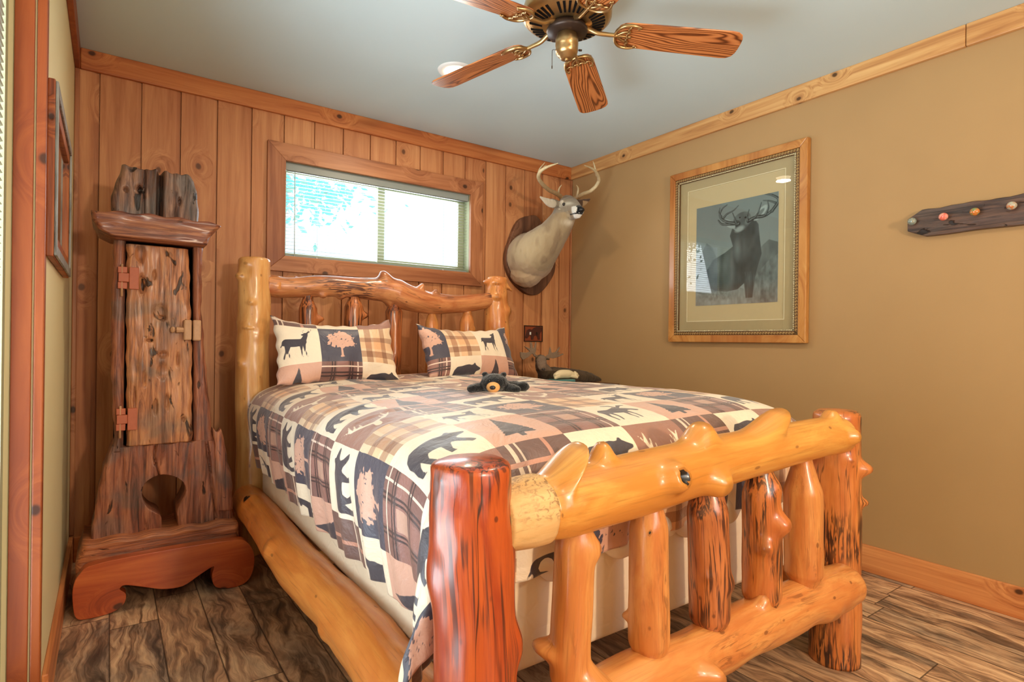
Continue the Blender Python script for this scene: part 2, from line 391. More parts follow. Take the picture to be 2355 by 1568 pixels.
def floor_mat():
    t = T('reclaimed_plank_floor', .38, .45)
    co = t.coord(); xyz = t.n('SeparateXYZ', {0: co})
    x, y = xyz.outputs[0], xyz.outputs[1]
    u = t.math('DIVIDE', t.math('SUBTRACT', x, .013), .153); iu = t.math('FLOOR', u); fu = t.math('FRACT', u)
    r1 = t.n('TexWhiteNoise', {'W': iu}, noise_dimensions='1D').outputs[0]
    v = t.math('ADD', t.math('DIVIDE', y, 1.22), t.math('MULTIPLY', r1, 5.0)); iv = t.math('FLOOR', v); fv = t.math('FRACT', v)
    idv = t.n('CombineXYZ', {0: iu, 1: iv, 2: 0.0}).outputs[0]
    wn_ = t.n('TexWhiteNoise', {'Vector': idv}, noise_dimensions='3D'); rnd = wn_.outputs[0]
    co2 = t.addv(co, t.scale(wn_.outputs[1], (9, 9, 9)))
    warp = t.n('TexNoise', {'Vector': t.scale(co2, (5.5, 2.6, 1)), 'Scale': 1.0, 'Detail': 3.0}).outputs[0]
    g = t.noise(t.addv(t.scale(co2, (26, 3.2, 1)), t.n('CombineXYZ', {0: t.math('MULTIPLY', warp, 5.0), 1: t.math('MULTIPLY', warp, .8), 2: 0.0}).outputs[0]), 1.0, 6, .66, 1.0)
    fine = t.noise(t.scale(co2, (150, 12, 1)), 1.0, 3)
    blot = t.noise(t.scale(co2, (4.0, 1.8, 1)), 1.0, 4, .6, .8)
    c = t.ramp(g, [(.30, S(84, 62, 48)), (.42, S(146, 112, 86)), (.52, S(196, 154, 118)), (.66, S(238, 200, 156))])
    grey = t.ramp(g, [(.30, S(46, 38, 34)), (.45, S(94, 80, 68)), (.62, S(164, 140, 118))])
    f = t.math('ADD', t.math('MULTIPLY', t.step(blot, .42, .66), .95), t.math('MULTIPLY', t.math('SUBTRACT', rnd, .55), .7), clamp=True)
    c = t.mix(f, c, grey)
    c = t.mix(t.math('MULTIPLY', t.step(fine, .5, .8), .22), c, S(48, 36, 28))
    vo = t.n('TexVoronoi', {'Vector': t.scale(co2, (3.4, 2.0, 1)), 'Scale': 1.4}).outputs['Distance']
    kn = t.math('SUBTRACT', 1.0, t.step(vo, .03, .08)); c = t.mix(t.math('MULTIPLY', kn, .8), c, S(36, 26, 20))
    e1 = t.math('MINIMUM', fu, t.math('SUBTRACT', 1.0, fu)); e2 = t.math('MULTIPLY', t.math('MINIMUM', fv, t.math('SUBTRACT', 1.0, fv)), 8.0)
    seam = t.math('SUBTRACT', 1.0, t.step(t.math('MINIMUM', e1, e2), .006, .022))
    c = t.mix(t.math('MULTIPLY', seam, .75), c, S(30, 22, 18))
    t.col(c); t.bump(t.math('SUBTRACT', t.math('MULTIPLY', g, .4), seam), .25, .004)
    t.set(t.b.inputs['Roughness'], t.math('ADD', .30, t.math('MULTIPLY', g, .25)))
    return t.m
M['floor'] = floor_mat()

# ------------------------------------------------------------------ room shell
struct('floor', [box(X0-.2, X1+.2, YF-.2, Y0+.2, -.12, 0)], M['floor'], smooth=False)
struct('ceiling', [box(X0-.2, X1+.2, YF-.2, Y0+.2, CE, CE+.12)], M['ceiling'], smooth=False)
struct('wall_right', [box(X1, X1+.15, YF-.15, Y0+.15, 0, CE)], M['wall'], smooth=False)
# front wall with an unseen window added to let in fill
FW = (.30, 2.10, .95, 2.15)
struct('wall_front', [box(X0-.15, FW[0], YF-.15, YF, 0, CE), box(FW[1], X1+.15, YF-.15, YF, 0, CE), box(FW[0], FW[1], YF-.15, YF, 0, FW[2]), box(FW[0], FW[1], YF-.15, YF, FW[3], CE)], M['wall'], smooth=False)
w3 = struct('added_window', [box(FW[0], FW[1], YF-.10, YF-.07, FW[2], FW[2]+.05), box(FW[0], FW[1], YF-.10, YF-.07, FW[3]-.05, FW[3]), box(FW[0], FW[0]+.05, YF-.10, YF-.07, FW[2]+.05, FW[3]-.05), box(FW[1]-.05, FW[1], YF-.10, YF-.07, FW[2]+.05, FW[3]-.05), box((FW[0]+FW[1])/2-.02, (FW[0]+FW[1])/2+.02, YF-.10, YF-.07, FW[2]+.05, FW[3]-.05)], M['vinyl'], smooth=False)
# left wall: glass door opening y .55..1.99, z .02..2.10
DY0, DY1, DZ1 = .45, 1.99, 2.10
XL = X0-.16
struct('wall_left', [box(XL, X0, DY1, Y0+.15, 0, CE), box(XL, X0, YF-.15, DY0, 0, CE), box(XL, X0, DY0, DY1, DZ1, CE)], M['lwall'], smooth=False)
# panelled back wall with a window hole
WX0, WX1, WZ0, WZ1 = .812, 2.036, 1.545, 2.085
def panel_wall():
    parts = []; pid = []
    m = .1705; edges = [-.045+m*k for k in range(-2, 20)]
    rnd = random.Random(3)
    for k in range(len(edges)-1):
        xa, xb = edges[k], edges[k+1]; cuts = sorted([xa, xb]+[c for c in (WX0-.02, WX1+.02) if xa < c < xb])
        pv = rnd.random()*10
        for a, b in zip(cuts, cuts[1:]):
            a2, b2 = max(a, X0-.02), min(b, X1+.02)
            if b2-a2 < .004: continue
            zs = [(0, CE)] if (b <= WX0-.015 or a >= WX1+.015) else [(0, WZ0-.02), (WZ1+.02, CE)]
            for z0, z1 in zs:
                g = xb-.0225   # shallow strip, then a dark tongue gap, right of each board face
                segs = [(a2, min(b2, g), 0.0), (max(a2, g), min(b2, xb-.0045), .007), (max(a2, xb-.0045), b2, .016)]
                for s0, s1, d in segs:
                    if s1-s0 < .0005: continue
                    parts.append(box(s0, s1, Y0+d, Y0+.15, z0, z1)); pid += [pv]*8
    return parts, pid
pp, pid = panel_wall()
wb = struct('wall_back', pp, M['panel'], smooth=False, attrs={'pid': ('FLOAT', 'POINT', pid)})

# trims
def trimbox(name, b, mat, bev=.004): return struct(name, [b], M[mat], bevel=bev, smooth=False)
TH = .022
trimbox('trim_1', box(X0+TH, X1-TH, Y0-TH, Y0, 2.342, CE), 'crown_x')
trimbox('trim_2', box(X1-TH, X1, -.2+1.075, Y0-.001, 2.345, CE), 'crown_y')
trimbox('trim_3', box(X1-TH, X1, YF, -.2+1.073, 2.345, CE), 'crown_y')
trimbox('trim_4', box(X0, X0+TH, YF, Y0, 2.342, CE), 'trim_z')
struct('trim_5', [box(X1-.014, X1-.0005, Y0-.016, Y0-.0005, .13, 2.342)], M['casing_z'], smooth=False, bevel=.004)
struct('trim_6', [box(X0+.0005, X0+.02, Y0-.016, Y0-.0005, .13, 2.342)], M['casing_z'], smooth=False, bevel=.004)
trimbox('baseboard_right', box(X1-.016, X1, YF, Y0, 0, .127), 'base_y')
trimbox('baseboard_left', box(X0, X0+.016, DY1+.06, Y0, 0, .127), 'base_y')
trimbox('baseboard_back', box(X0+.017, X1-.017, Y0-.016, Y0, 0, .12), 'crown_x')

# ------------------------------------------------------------------ back window
w1 = struct('window_1', [box(WX0-.02, WX1+.02, Y0+.005, Y0+.14, WZ0-.02, WZ0), box(WX0-.02, WX1+.02, Y0+.005, Y0+.14, WZ1, WZ1+.02),
     box(WX0-.02, WX0, Y0+.005, Y0+.14, WZ0, WZ1), box(WX1, WX1+.02, Y0+.005, Y0+.14, WZ0, WZ1)], M['vinyl'], smooth=False)
cw = .098
def mitre(side):
    o = (WX0-cw, WX1+cw, WZ0-cw+.008, WZ1+cw); i = (WX0, WX1, WZ0, WZ1)
    P = {'top': [(o[0], o[3]), (o[1], o[3]), (i[1], i[3]), (i[0], i[3])], 'bot': [(o[0], o[2]), (i[0], i[2]), (i[1], i[2]), (o[1], o[2])],
         'l': [(o[0], o[2]), (o[0], o[3]), (i[0], i[3]), (i[0], i[2])], 'r': [(o[1], o[2]), (i[1], i[2]), (i[1], i[3]), (o[1], o[3])]}[side]
    return prism(P, Y0-.02, Y0+.004, 1)
for sd in ('top', 'bot', 'l', 'r'):
    build('casing', [mitre(sd)], M['casing_x' if sd in ('top', 'bot') else 'casing_z'], w1, smooth=False, bevel=.002)
def frame_boxes(x0, x1, z0, z1, w, ya, yb):
    return [box(x0, x1, ya, yb, z0, z0+w), box(x0, x1, ya, yb, z1-w, z1), box(x0, x0+w, ya, yb, z0+w, z1-w), box(x1-w, x1, ya, yb, z0+w, z1-w)]
ya = Y0+.075
build('sash', frame_boxes(WX0+.001, 1.44, WZ0+.001, WZ1-.001, .032, ya+.03, ya+.055), M['vinyl'], w1, smooth=False, bevel=.002)
build('sash', frame_boxes(1.40, WX1-.001, WZ0+.001, WZ1-.001, .045, ya, ya+.028), M['vinyl'], w1, smooth=False, bevel=.002)
build('pane', [box(WX0+.03, 1.41, ya+.040, ya+.043, WZ0+.03, WZ1-.03)], M['glass'], w1, smooth=False)
build('pane', [box(1.443, WX1-.044, ya+.012, ya+.015, WZ0+.044, WZ1-.044)], M['glass'], w1, smooth=False)

def slats(n, z0, dz, x0, x1, yc, w=.0245, tilt=22, axis=0):
    parts = []; t = math.radians(tilt)
    for k in range(n):
        z = z0+k*dz; V = []; Fs = []
        prof = [(-w/2, 0), (-w/4, .0014), (0, .0019), (w/4, .0014), (w/2, 0)]
        for s_ in (x0, x1):
            for a, h in prof: V.append((a*cos(t)-h*sin(t), a*sin(t)+h*cos(t), s_))
            for a, h in reversed(prof): V.append((a*cos(t)-(h-.0006)*sin(t), a*sin(t)+(h-.0006)*cos(t), s_))
        for j in range(10): Fs.append((j, (j+1) % 10, 10+(j+1) % 10, 10+j))
        Fs += [tuple(range(9, -1, -1)), tuple(range(10, 20))]
        parts.append(([(s, yc+q, z+h) if axis == 0 else (yc+q, s, z+h) for q, h, s in V], Fs))
    return parts
bl = thing('mini_blind', 'white mini blind with thin slats hanging inside the cedar-trimmed back window', 'blind', (1.424, Y0+.02, WZ0))
by = Y0+.024
build('head_rail', [box(WX0+.004, WX1-.004, by-.016, by+.016, WZ1-.045, WZ1-.001)], M['railgrey'], bl, smooth=False, bevel=.003)
build('slats', slats(24, WZ0+.026, .0203, WX0+.012, WX1-.010, by, tilt=7), M['slat'], bl)
build('bottom_rail', [box(WX0+.010, WX1-.008, by-.010, by+.010, WZ0+.002, WZ0+.014)], M['railgrey'], bl, smooth=False, bevel=.002)
for x in (1.00, 1.42, 1.84): build('cord', [tube([(x, by-.0145, WZ0+.012), (x, by-.0145, WZ1-.045)], .0008, 6, 3)], M['cord'], bl)
build('wand', [tube([(WX0+.055, by-.022, WZ1-.05), (WX0+.057, by-.024, WZ0-.012)], .0028, 8, 4), ball((WX0+.057, by-.024, WZ0-.012), .005, 8, 6)], flat('clear_wand', S(190, 205, 200), .15, .6), bl)
for x in (1.0, 1.84): build('button', [ball((x, by-.011, WZ0+.006), .004, 8, 6)], M['white'], bl)

# ------------------------------------------------------------------ glass door on the left with its own blind
d1_ = struct('door_1', [box(X0-.024, X0-.0025, DY1-.010, DY1+.03, 0, DZ1-.021)], M['trim_z'], smooth=False, bevel=.003)
d1_.data.transform(Matrix.Translation((.0045, 0, 0)))
build('jamb', [box(X0-.066, X0-.0242, DY1-.012, DY1+.012, 0, DZ1)], M['trim_z'], d1_, smooth=False, bevel=.002)
build('jamb', [box(X0-.066, X0, DY0-.012, DY0+.012, 0, DZ1)], M['trim_z'], d1_, smooth=False, bevel=.002)
build('head_jamb', [box(X0-.066, X0, DY0+.012, DY1-.012, DZ1-.02, DZ1+.01)], M['trim_z'], d1_, smooth=False, bevel=.002)
build('door_leaf', [box(X0-.125, X0-.085, DY0, DY0+.11, .01, DZ1-.02), box(X0-.125, X0-.079, DY1-.045, DY1-.0005, .01, DZ1-.02), box(X0-.125, X0-.085, DY0+.11, DY1-.045, .01, .14), box(X0-.125, X0-.085, DY0+.11, DY1-.045, DZ1-.14, DZ1-.02)], M['vinyl'], d1_, smooth=False)
build('threshold', [box(X0-.15, X0, DY0, DY1, .0005, .012)], M['trim_z'], d1_, smooth=False)
build('pane', [box(X0-.108, X0-.103, DY0+.11, DY1-.045, .14, DZ1-.14)], M['glass'], d1_, smooth=False)
b2 = thing('mini_blind', 'white door blind seen edge-on at the left border, beside the orange wood jamb', 'blind', (X0-.085, 1.2, .1))
zc = X0-.0905
build('slats', slats(96, .10, .0200, DY0+.02, DY1-.055, zc, tilt=38, axis=1), M['slat'], b2)
build('head_rail', [box(zc-.012, zc+.012, DY0+.02, DY1-.055, DZ1-.07, DZ1-.03)], M['white'], b2, smooth=False, bevel=.003)
build('bottom_rail', [box(zc-.010, zc+.010, DY0+.02, DY1-.055, .07, .085)], M['white'], b2, smooth=False, bevel=.003)

# ------------------------------------------------------------------ recessed lamps
def bulbmat():
    m = bpy.data.materials.new('warm_bulb'); m.use_nodes = True; b = m.node_tree.nodes['Principled BSDF']
    b.inputs['Base Color'].default_value = (1, .9, .7, 1); b.inputs['Emission Color'].default_value = (1.0, .82, .55, 1); b.inputs['Emission Strength'].default_value = 9
    return m
M['bulb'] = bulbmat()
lamp_labels = ['round recessed ceiling light in a white ring, partly behind a fan blade', 'unseen recessed ceiling light added at the foot end of the bed',
               'recessed ceiling light behind the photographer, near the glass door', 'unseen recessed ceiling light added behind the photographer, by the tan wall']
for k, (lx, ly, pw) in enumerate(LAMPS):
    t = thing('recessed_light', lamp_labels[k], 'ceiling light', (lx, ly, CE), 'recessed lights in the white ceiling')
    n = 40; prof = [(.058, -.004), (.064, -.009), (.082, -.011), (.090, -.006), (.092, -.0005)]
    V = []; Fs = []
    for r, z in prof:
        for j in range(n): V.append((lx+r*cos(2*pi*j/n), ly+r*sin(2*pi*j/n), CE+z))
    for i in range(len(prof)-1):
        for j in range(n): Fs.append((i*n+j, (i+1)*n+j, (i+1)*n+(j+1) % n, i*n+(j+1) % n))
    build('trim_ring', [(V, Fs)], M['white'], t)
    build('bulb', [lathe([(.001, -.028), (.030, -.026), (.046, -.018), (.054, -.008), (.057, -.001)], 32, (lx, ly, CE))], M['bulb'], t)
    l = bpy.data.lights.new('lamp_light', 'AREA'); l.shape = 'DISK'; l.size = .11; l.energy = pw; l.color = LAMP_COL
    o = bpy.data.objects.new('lamp_light', l); C.collection.objects.link(o); o.location = (lx, ly, CE-.034)

# ------------------------------------------------------------------ LOG BED
LM = {}
LM['rail'] = logmat('golden_log', S(222, 162, 78), S(204, 132, 54), S(130, 76, 34), .15, fleck=.2)
LM['red'] = logmat('red_brown_log', S(188, 84, 32), S(152, 52, 20), S(66, 30, 20), .6, fleck=.6, fz=2.4, fs=55, coat=.45, crack=.9)
LM['dark'] = logmat('dark_flecked_log', S(214, 136, 70), S(190, 104, 48), S(66, 36, 22), .8, fleck=.72, fz=7, crack=.6)
LM['amber'] = logmat('amber_log', S(220, 154, 86), S(200, 120, 60), S(110, 58, 28), .35, fleck=.4)
LM['brown'] = logmat('brown_log', S(200, 122, 68), S(162, 86, 44), S(84, 44, 28), .85, fleck=.65, fz=4, crack=.6)
LM['pale'] = logmat('pale_log', S(230, 178, 112), S(212, 148, 82), S(140, 90, 50), .2, fleck=.2, rough=.3)
LM['headrail'] = logmat('mottled_log', S(206, 138, 84), S(172, 96, 54), S(92, 54, 40), .75, fleck=.75, crack=.4)
LM['tenon'] = logmat('rough_cut_tenon', S(226, 186, 128), S(206, 158, 98), S(120, 84, 52), .5, fleck=.5, rough=.6, coat=0, fz=60)
LM['side'] = logmat('orange_log', S(234, 152, 72), S(218, 126, 52), S(130, 70, 30), .15, fleck=.2)
bed = thing('log_bed', 'peeled log bed with knotty golden footboard rail and mottled headboard rail', 'bed', (1.31, 2.0, 0))

PA = dict(n=56, step=.009)
# posts (angles: path goes up; N,B frame starts from world y for vertical paths)
logobj('post', LM['red'], bed, [(.560, .915, 0), (.575, .917, .25), (.574, .918, .5), (.560, .918, .72), (.557, .918, .852)], [.082, .078, .081, .079, .078, .074],
       [(.50, 4.1, .035, .012), (.30, 3.6, .05, .012), (.95, 1.8, .010, .003, 0, 1), (.65, 1.0, .05, .008)], 11, lump=.008, rough=.005, cap0=False, endr=.022, **PA)
logobj('post', LM['dark'], bed, [(2.045, .955, 0), (2.043, .955, .45), (2.038, .957, .853)], [.079, .078, .077, .074],
       [(.76, 3.45, .026, .034), (.62, 3.5, .016, .020), (.8, 2.6, .02, .008), (.33, 2.0, .02, .008)], 12, cap0=False, endr=.024, lump=.005, **PA)
logobj('post', LM['pale'], bed, [(.590, 3.10, 0), (.600, 3.10, .5), (.590, 3.10, 1.0), (.597, 3.10, 1.2), (.594, 3.10, 1.478)], [.074, .076, .078, .074, .078, .074],
       [(.915, 2.0, .024, .022), (.80, 2.75, .018, .013), (.637, 2.62, .018, .013), (.968, 2.45, .026, .010, 0), (.47, 2.2, .02, .012)], 13, cap0=False, endr=.024, **PA)
logobj('post', LM['amber'], bed, [(2.075, 3.10, 0), (2.07, 3.10, .5), (2.075, 3.10, 1.0), (2.06, 3.10, 1.3), (2.068, 3.10, 1.492)], [.078, .080, .084, .086, .076, .066],
       [(.935, 2.5, .026, .018), (.945, 1.1, .042, .026), (.925, 4.2, .032, .036, -.03), (.81, 2.6, .030, .020), (.72, 4.0, .05, .02)], 14, cap0=False, endr=.03, **PA)

# footboard top rail
logobj('top_rail', LM['rail'], bed, [(.712, .911, .737), (.80, .910, .741), (1.05, .908, .752), (1.30, .908, .768), (1.60, .908, .778), (1.78, .902, .786), (1.930, .892, .790)],
       [.066, .071, .071, .070, .066, .062, .060, .056],
       [(.085, .15, .044, .056, .070), (.235, .0, .022, .042, 0), (.455, .10, .036, .046, 0), (.605, .25, .036, .056, .075), (.94, .0, .032, .026, 0),
        (.335, 1.30, .028, .040, 0, 1), (.445, 1.95, .032, .036, 0, 0), (.955, 1.5, .026, .022, .008)], 21, n=64, step=.0075, endr=.015, lump=.005, rough=.002)
logobj('tenon', LM['tenon'], bed, [(.612, .912, .733), (.66, .912, .735), (.716, .911, .737)], [.060, .066, .070, .070], [], 24, n=48, step=.006, cap0=False, cap1=False, lump=.003, rough=.004)
# footboard low rail
logobj('low_rail', LM['amber'], bed, [(.60, .918, .272), (.9, .915, .278), (1.2, .912, .285), (1.5, .91, .292), (1.8, .90, .292), (1.985, .888, .297)],
       [.066, .066, .070, .068, .070, .071, .072, .062], [(.385, 1.65, .026, .040, .022), (.59, .35, .020, .030), (.25, 1.8, .018, .012), (.80, 2.2, .05, .01)], 22, n=56, step=.009, endr=.035, lump=.008)

def spindle(mat, x0, x1, y, z0, z1, r, knots, seed, tip=.055, neck=.62):
    """stick log with whittled tapering ends that plug into the rails"""
    L = z1-z0; n = 40; u = np.linspace(0, 1, n); R = np.full(n, r)
    for d in (u*L, (1-u)*L): R = np.minimum(R, r*(neck+(1-neck)*np.clip((d-.03)/tip, 0, 1)))
    return logobj('spindle', mat, bed, [(x0, y, z0), ((x0*.6+x1*.4), y-.002, z0+L*.4), (x1, y, z1)], list(R), knots, seed, n=40, step=.008, cap0=False, cap1=False, lump=.006, rough=.003)
ZB, ZT = .30, .75
spindle(LM['amber'], .806, .822, .918, ZB, ZT, .044, [(.34, .9, .024, .038, .01), (.20, 3.9, .030, .058, -.025), (.80, 3.9, .022, .014)], 31)
spindle(LM['amber'], 1.058, 1.046, .916, ZB, ZT, .047, [(.36, .75, .012, .014), (.80, 2.4, .010, .003, 0, 1)], 32)
spindle(LM['brown'], 1.292, 1.264, .915, ZB, ZT, .052, [(.82, 1.6, .02, .008), (.45, 3.7, .025, .010), (.52, 2.3, .014, .006)], 33)
spindle(LM['dark'], 1.528, 1.508, .912, ZB, ZT+.01, .054, [(.68, 3.3, .024, .028, 0), (.57, 2.3, .020, .018), (.86, 3.4, .02, .010), (.10, 3.0, .014, .008)], 34)
spindle(LM['amber'], 1.752, 1.730, .910, ZB, ZT+.01, .056, [(.10, 2.2, .03, .012)], 35, tip=.075, neck=.5)

# side rails
logobj('side_rail', LM['side'], bed, [(.566, 3.07, .283), (.566, 2.6, .280), (.556, 2.1, .272), (.566, 1.6, .276), (.560, 1.2, .280), (.566, .95, .284)],
       [.070, .078, .078, .076, .080, .080, .078], [(.115, .65, .042, .012, 0, 1), (.36, 1.1, .035, .020), (.6, 1.9, .03, .008), (.20, 1.6, .02, .006)], 41, n=64, step=.012, endr=.04, lump=.006)
logobj('side_rail', LM['side'], bed, [(2.055, 3.07, .283), (2.06, 2.2, .28), (2.05, 1.6, .276), (2.05, .98, .284)], [.070, .078, .076, .078], [], 42, n=40, step=.02, endr=.04)
for y in (1.35, 2.0, 2.65): build('slat', [box(.575, 2.045, y-.045, y+.045, .301, .322)], LM['pale'], bed, smooth=False, bevel=.003)

# headboard rails and spindles
logobj('head_rail', LM['headrail'], bed, [(.650, 3.10, 1.343), (.76, 3.10, 1.342), (.95, 3.095, 1.360), (1.15, 3.095, 1.362), (1.32, 3.09, 1.358), (1.45, 3.085, 1.318), (1.60, 3.09, 1.296), (1.80, 3.095, 1.303), (2.02, 3.10, 1.338)],
       [.052, .056, .054, .056, .055, .056, .066, .078, .074, .070, .062, .056, .054, .048],
       [(.235, 2.6, .02, .02), (.10, -2.2, .03, .014), (.47, .25, .034, .036, -.02), (.66, .1, .022, .034, .01), (.50, -2.9, .03, .03, .02), (.755, .1, .018, .022), (.30, 3.0, .02, .016), (.57, -1.6, .05, -.018), (.16, -.4, .014, .012)],
       51, n=56, step=.008, endr=.012, lump=.008, rough=.005)
build('tenon', [tube([(.640, 3.10, 1.345), (.712, 3.10, 1.343)], [.045, .054], 20, 6)], LM['amber'], bed)
logobj('low_rail', LM['brown'], bed, [(.62, 3.10, .60), (1.3, 3.10, .60), (2.02, 3.10, .60)], [.055]*3, [], 52, n=32, step=.02)
def hsp(mat, x, z1, r, kn, seed, lean=0):
    L = z1-.60; n = 50; u = np.linspace(0, 1, n); R = np.full(n, r); d = (1-u)*L
    R = np.minimum(R, r*(.55+.45*np.clip((d-.035)/.055, 0, 1)))
    logobj('spindle', mat, bed, [(x-lean, 3.10, .60), (x, 3.10, z1)], list(R), kn, seed, n=36, step=.010, cap0=False, cap1=False, lump=.006)
hsp(LM['brown'], .862, 1.325, .050, [(.80, -1.9, .020, .034)], 61, -.01)
hsp(LM['brown'], 1.112, 1.345, .052, [(.82, -1.9, .020, .034)], 62, .02)
hsp(LM['brown'], 1.350, 1.325, .050, [(.5, 2.6, .02, .01)], 63, .01)
hsp(LM['amber'], 1.597, 1.275, .038, [], 64)
hsp(LM['amber'], 1.843, 1.285, .044, [(.8, -1.9, .02, .014)], 65, .015)

# ------------------------------------------------------------------ box spring and mattress
def softbox(name, b, mat, r, label, cat, bulge=.0):
    x0, x1, y0, y1, z0, z1 = b
    o = build(name, [box(*b)], mat, None, True, bevel=r, seg=5, base=True); return tag(o, label, cat)
def quilt():
    t = T('cream_quilted_cover', .75, .2); co = t.coord()
    v = t.n('TexVoronoi', {'Vector': t.scale(co, (16, 16, 16)), 'Scale': 1.0}, feature='DISTANCE_TO_EDGE').outputs['Distance']
    n = t.noise(co, 9, 3); t.col(t.mix(n, S(226, 206, 178), S(240, 222, 196))); t.bump(t.math('ADD', t.step(v, 0, .10), t.math('MULTIPLY', n, .8)), .12, .006); return t.m
M['quilt'] = quilt()
M['sheet'] = flat('white_sheet', S(240, 226, 206), .7, .2, var=.03, sc=8)
softbox('box_spring', (.620, 1.975, 1.045, 2.99, .316, .585), M['quilt'], .022, 'cream fabric box spring under the mattress, seen between the log spindles', 'box spring')
mtr = softbox('mattress', (.645, 1.97, 1.045, 2.985, .586, .815), M['sheet'], .06, 'mattress under the patchwork comforter, its white underside edge showing', 'mattress')
# rumpled fitted-sheet roll along the foot
def sheetroll():
    P = []; n = 60
    for k in range(n+1):
        x = .70+1.20*k/n; P.append((x, 1.036+.006*sin(k*.9), .560+.016*sin(k*.55)+.010*sin(k*1.3)+.03*(k/n)))
    return tube(P, [.022, .030, .020, .034, .024, .036, .022, .03, .02], 16, 200)
build('fitted_sheet', [sheetroll()], M['sheet'], mtr, True)

# ------------------------------------------------------------------ patchwork print (lodge pattern)
NAVY, CREAM, BROWN, SALMON, CHAR = [srgb(*c)[:3] for c in ((70, 66, 80), (240, 222, 196), (140, 100, 92), (212, 164, 142), (66, 60, 68))]
RES = 200
gx, gy = np.meshgrid((np.arange(RES)+.5)/RES, (np.arange(RES)+.5)/RES)
def sd_cap(a, b, r0, r1=None):
    r1 = r0 if r1 is None else r1; a = np.array(a); b = np.array(b); d = b-a
    t = np.clip(((gx-a[0])*d[0]+(gy-a[1])*d[1])/(d@d+1e-9), 0, 1)
    return (r0+(r1-r0)*t)-np.hypot(gx-a[0]-t*d[0], gy-a[1]-t*d[1])
def sd_ell(c, rx, ry, ang=0):
    x = gx-c[0]; y = gy-c[1]; X = x*cos(ang)+y*sin(ang); Y = -x*sin(ang)+y*cos(ang)
    return (1-np.hypot(X/rx, Y/ry))*min(rx, ry)
def sd_poly(P, X=None, Y=None):
    X = gx if X is None else X; Y = gy if Y is None else Y
    ins = np.zeros(X.shape, bool); d = np.full(X.shape, 9.0); n = len(P)
    for i in range(n):
        (xa, ya), (xb, yb) = P[i], P[(i+1) % n]
        t = np.clip(((X-xa)*(xb-xa)+(Y-ya)*(yb-ya))/((xb-xa)**2+(yb-ya)**2+1e-12), 0, 1)
        d = np.minimum(d, np.hypot(X-xa-t*(xb-xa), Y-ya-t*(yb-ya)))
        ins ^= ((ya > Y) != (yb > Y)) & (X < (xb-xa)*(Y-ya)/(yb-ya+1e-12)+xa)
    return np.where(ins, d, -d)
def mx(*a):
    r = a[0]
    for b in a[1:]: r = np.maximum(r, b)
    return r
def legs(L): return mx(*[mx(sd_cap(a, b, r0, r1), sd_cap(b, c, r1, r1*.8)) for a, b, c, r0, r1 in L])
bearP = [(.07, .50), (.11, .62), (.20, .70), (.34, .71), (.48, .74), (.58, .75), (.66, .73), (.72, .74), (.745, .79), (.785, .775), (.80, .73), (.86, .69), (.95, .645), (.955, .61), (.90, .585), (.83, .575), (.79, .53), (.82, .44), (.89, .34), (.93, .27), (.86, .25), (.79, .33), (.72, .42), (.66, .45),
         (.63, .36), (.60, .27), (.64, .22), (.55, .21), (.53, .30), (.52, .43), (.42, .44), (.34, .43), (.31, .34), (.35, .26), (.39, .22), (.28, .20), (.24, .30), (.21, .40), (.17, .33), (.15, .24), (.19, .19), (.09, .18), (.07, .28), (.08, .40)]
MOT = {}
MOT['bear'] = sd_poly(bearP)
MOT['moose'] = mx(sd_poly([(.12, .56), (.20, .66), (.40, .66), (.52, .72), (.60, .76), (.66, .70), (.74, .68), (.84, .60), (.90, .52), (.88, .47), (.82, .48), (.76, .54), (.70, .54), (.62, .46), (.50, .44), (.34, .46), (.22, .44), (.14, .46)]),
    legs([((.19, .50), (.16, .34), (.18, .18), .05, .022), ((.27, .48), (.30, .32), (.27, .18), .04, .02), ((.56, .48), (.54, .32), (.56, .18), .04, .02), ((.63, .50), (.66, .34), (.64, .18), .035, .02)]),
    sd_cap((.68, .70), (.62, .86), .02, .035), sd_cap((.62, .86), (.48, .88), .03, .02), sd_cap((.68, .72), (.80, .84), .02, .035), sd_cap((.80, .84), (.92, .84), .03, .012))
def deer(ant):
    d = mx(sd_ell((.42, .52), .23, .10), sd_cap((.24, .54), (.60, .54), .085, .085), sd_cap((.60, .55), (.69, .74), .07, .042), sd_cap((.69, .755), (.60, .74) if ant else (.58, .735), .04, .022),
           legs([((.25, .50), (.22, .34), (.18, .14), .055, .02), ((.30, .48), (.26, .32), (.31, .15), .04, .018), ((.56, .48), (.55, .32), (.58, .14), .04, .018), ((.62, .50), (.63, .32), (.68, .15), .04, .018)]), sd_cap((.20, .56), (.12, .44), .022, .01),
           sd_cap((.71, .78), (.76, .84), .022, .008))
    if ant: d = mx(d, sd_cap((.66, .79), (.60, .86), .012, .01), sd_cap((.60, .86), (.62, .93), .01, .006), sd_cap((.70, .79), (.80, .84), .012, .012), sd_cap((.80, .84), (.83, .92), .012, .008), sd_cap((.83, .92), (.78, .96), .009, .005), sd_cap((.63, .83), (.66, .89), .008, .005), sd_cap((.76, .82), (.75, .9), .008, .005))
    return d
MOT['buck'] = deer(True); MOT['doe'] = deer(False)
pp_ = [(.46, .10), (.46, .20)]; 
for k in range(9):
    y = .19+k*.075; w = .27*(1-k/9.3); pp_ += [(.5-w, y-.025), (.5-w*.72, y+.035), (.5-w*.95*.8, y+.03)]
pp_ += [(.5, .93)]
MOT['pine'] = sd_poly(pp_+[(1-x, y) for x, y in reversed(pp_[:-1])])
nz = vnoise(np.stack([gx.ravel()*26, gy.ravel()*26, gx.ravel()*0], 1), 1, 5, 3).reshape(RES, RES)
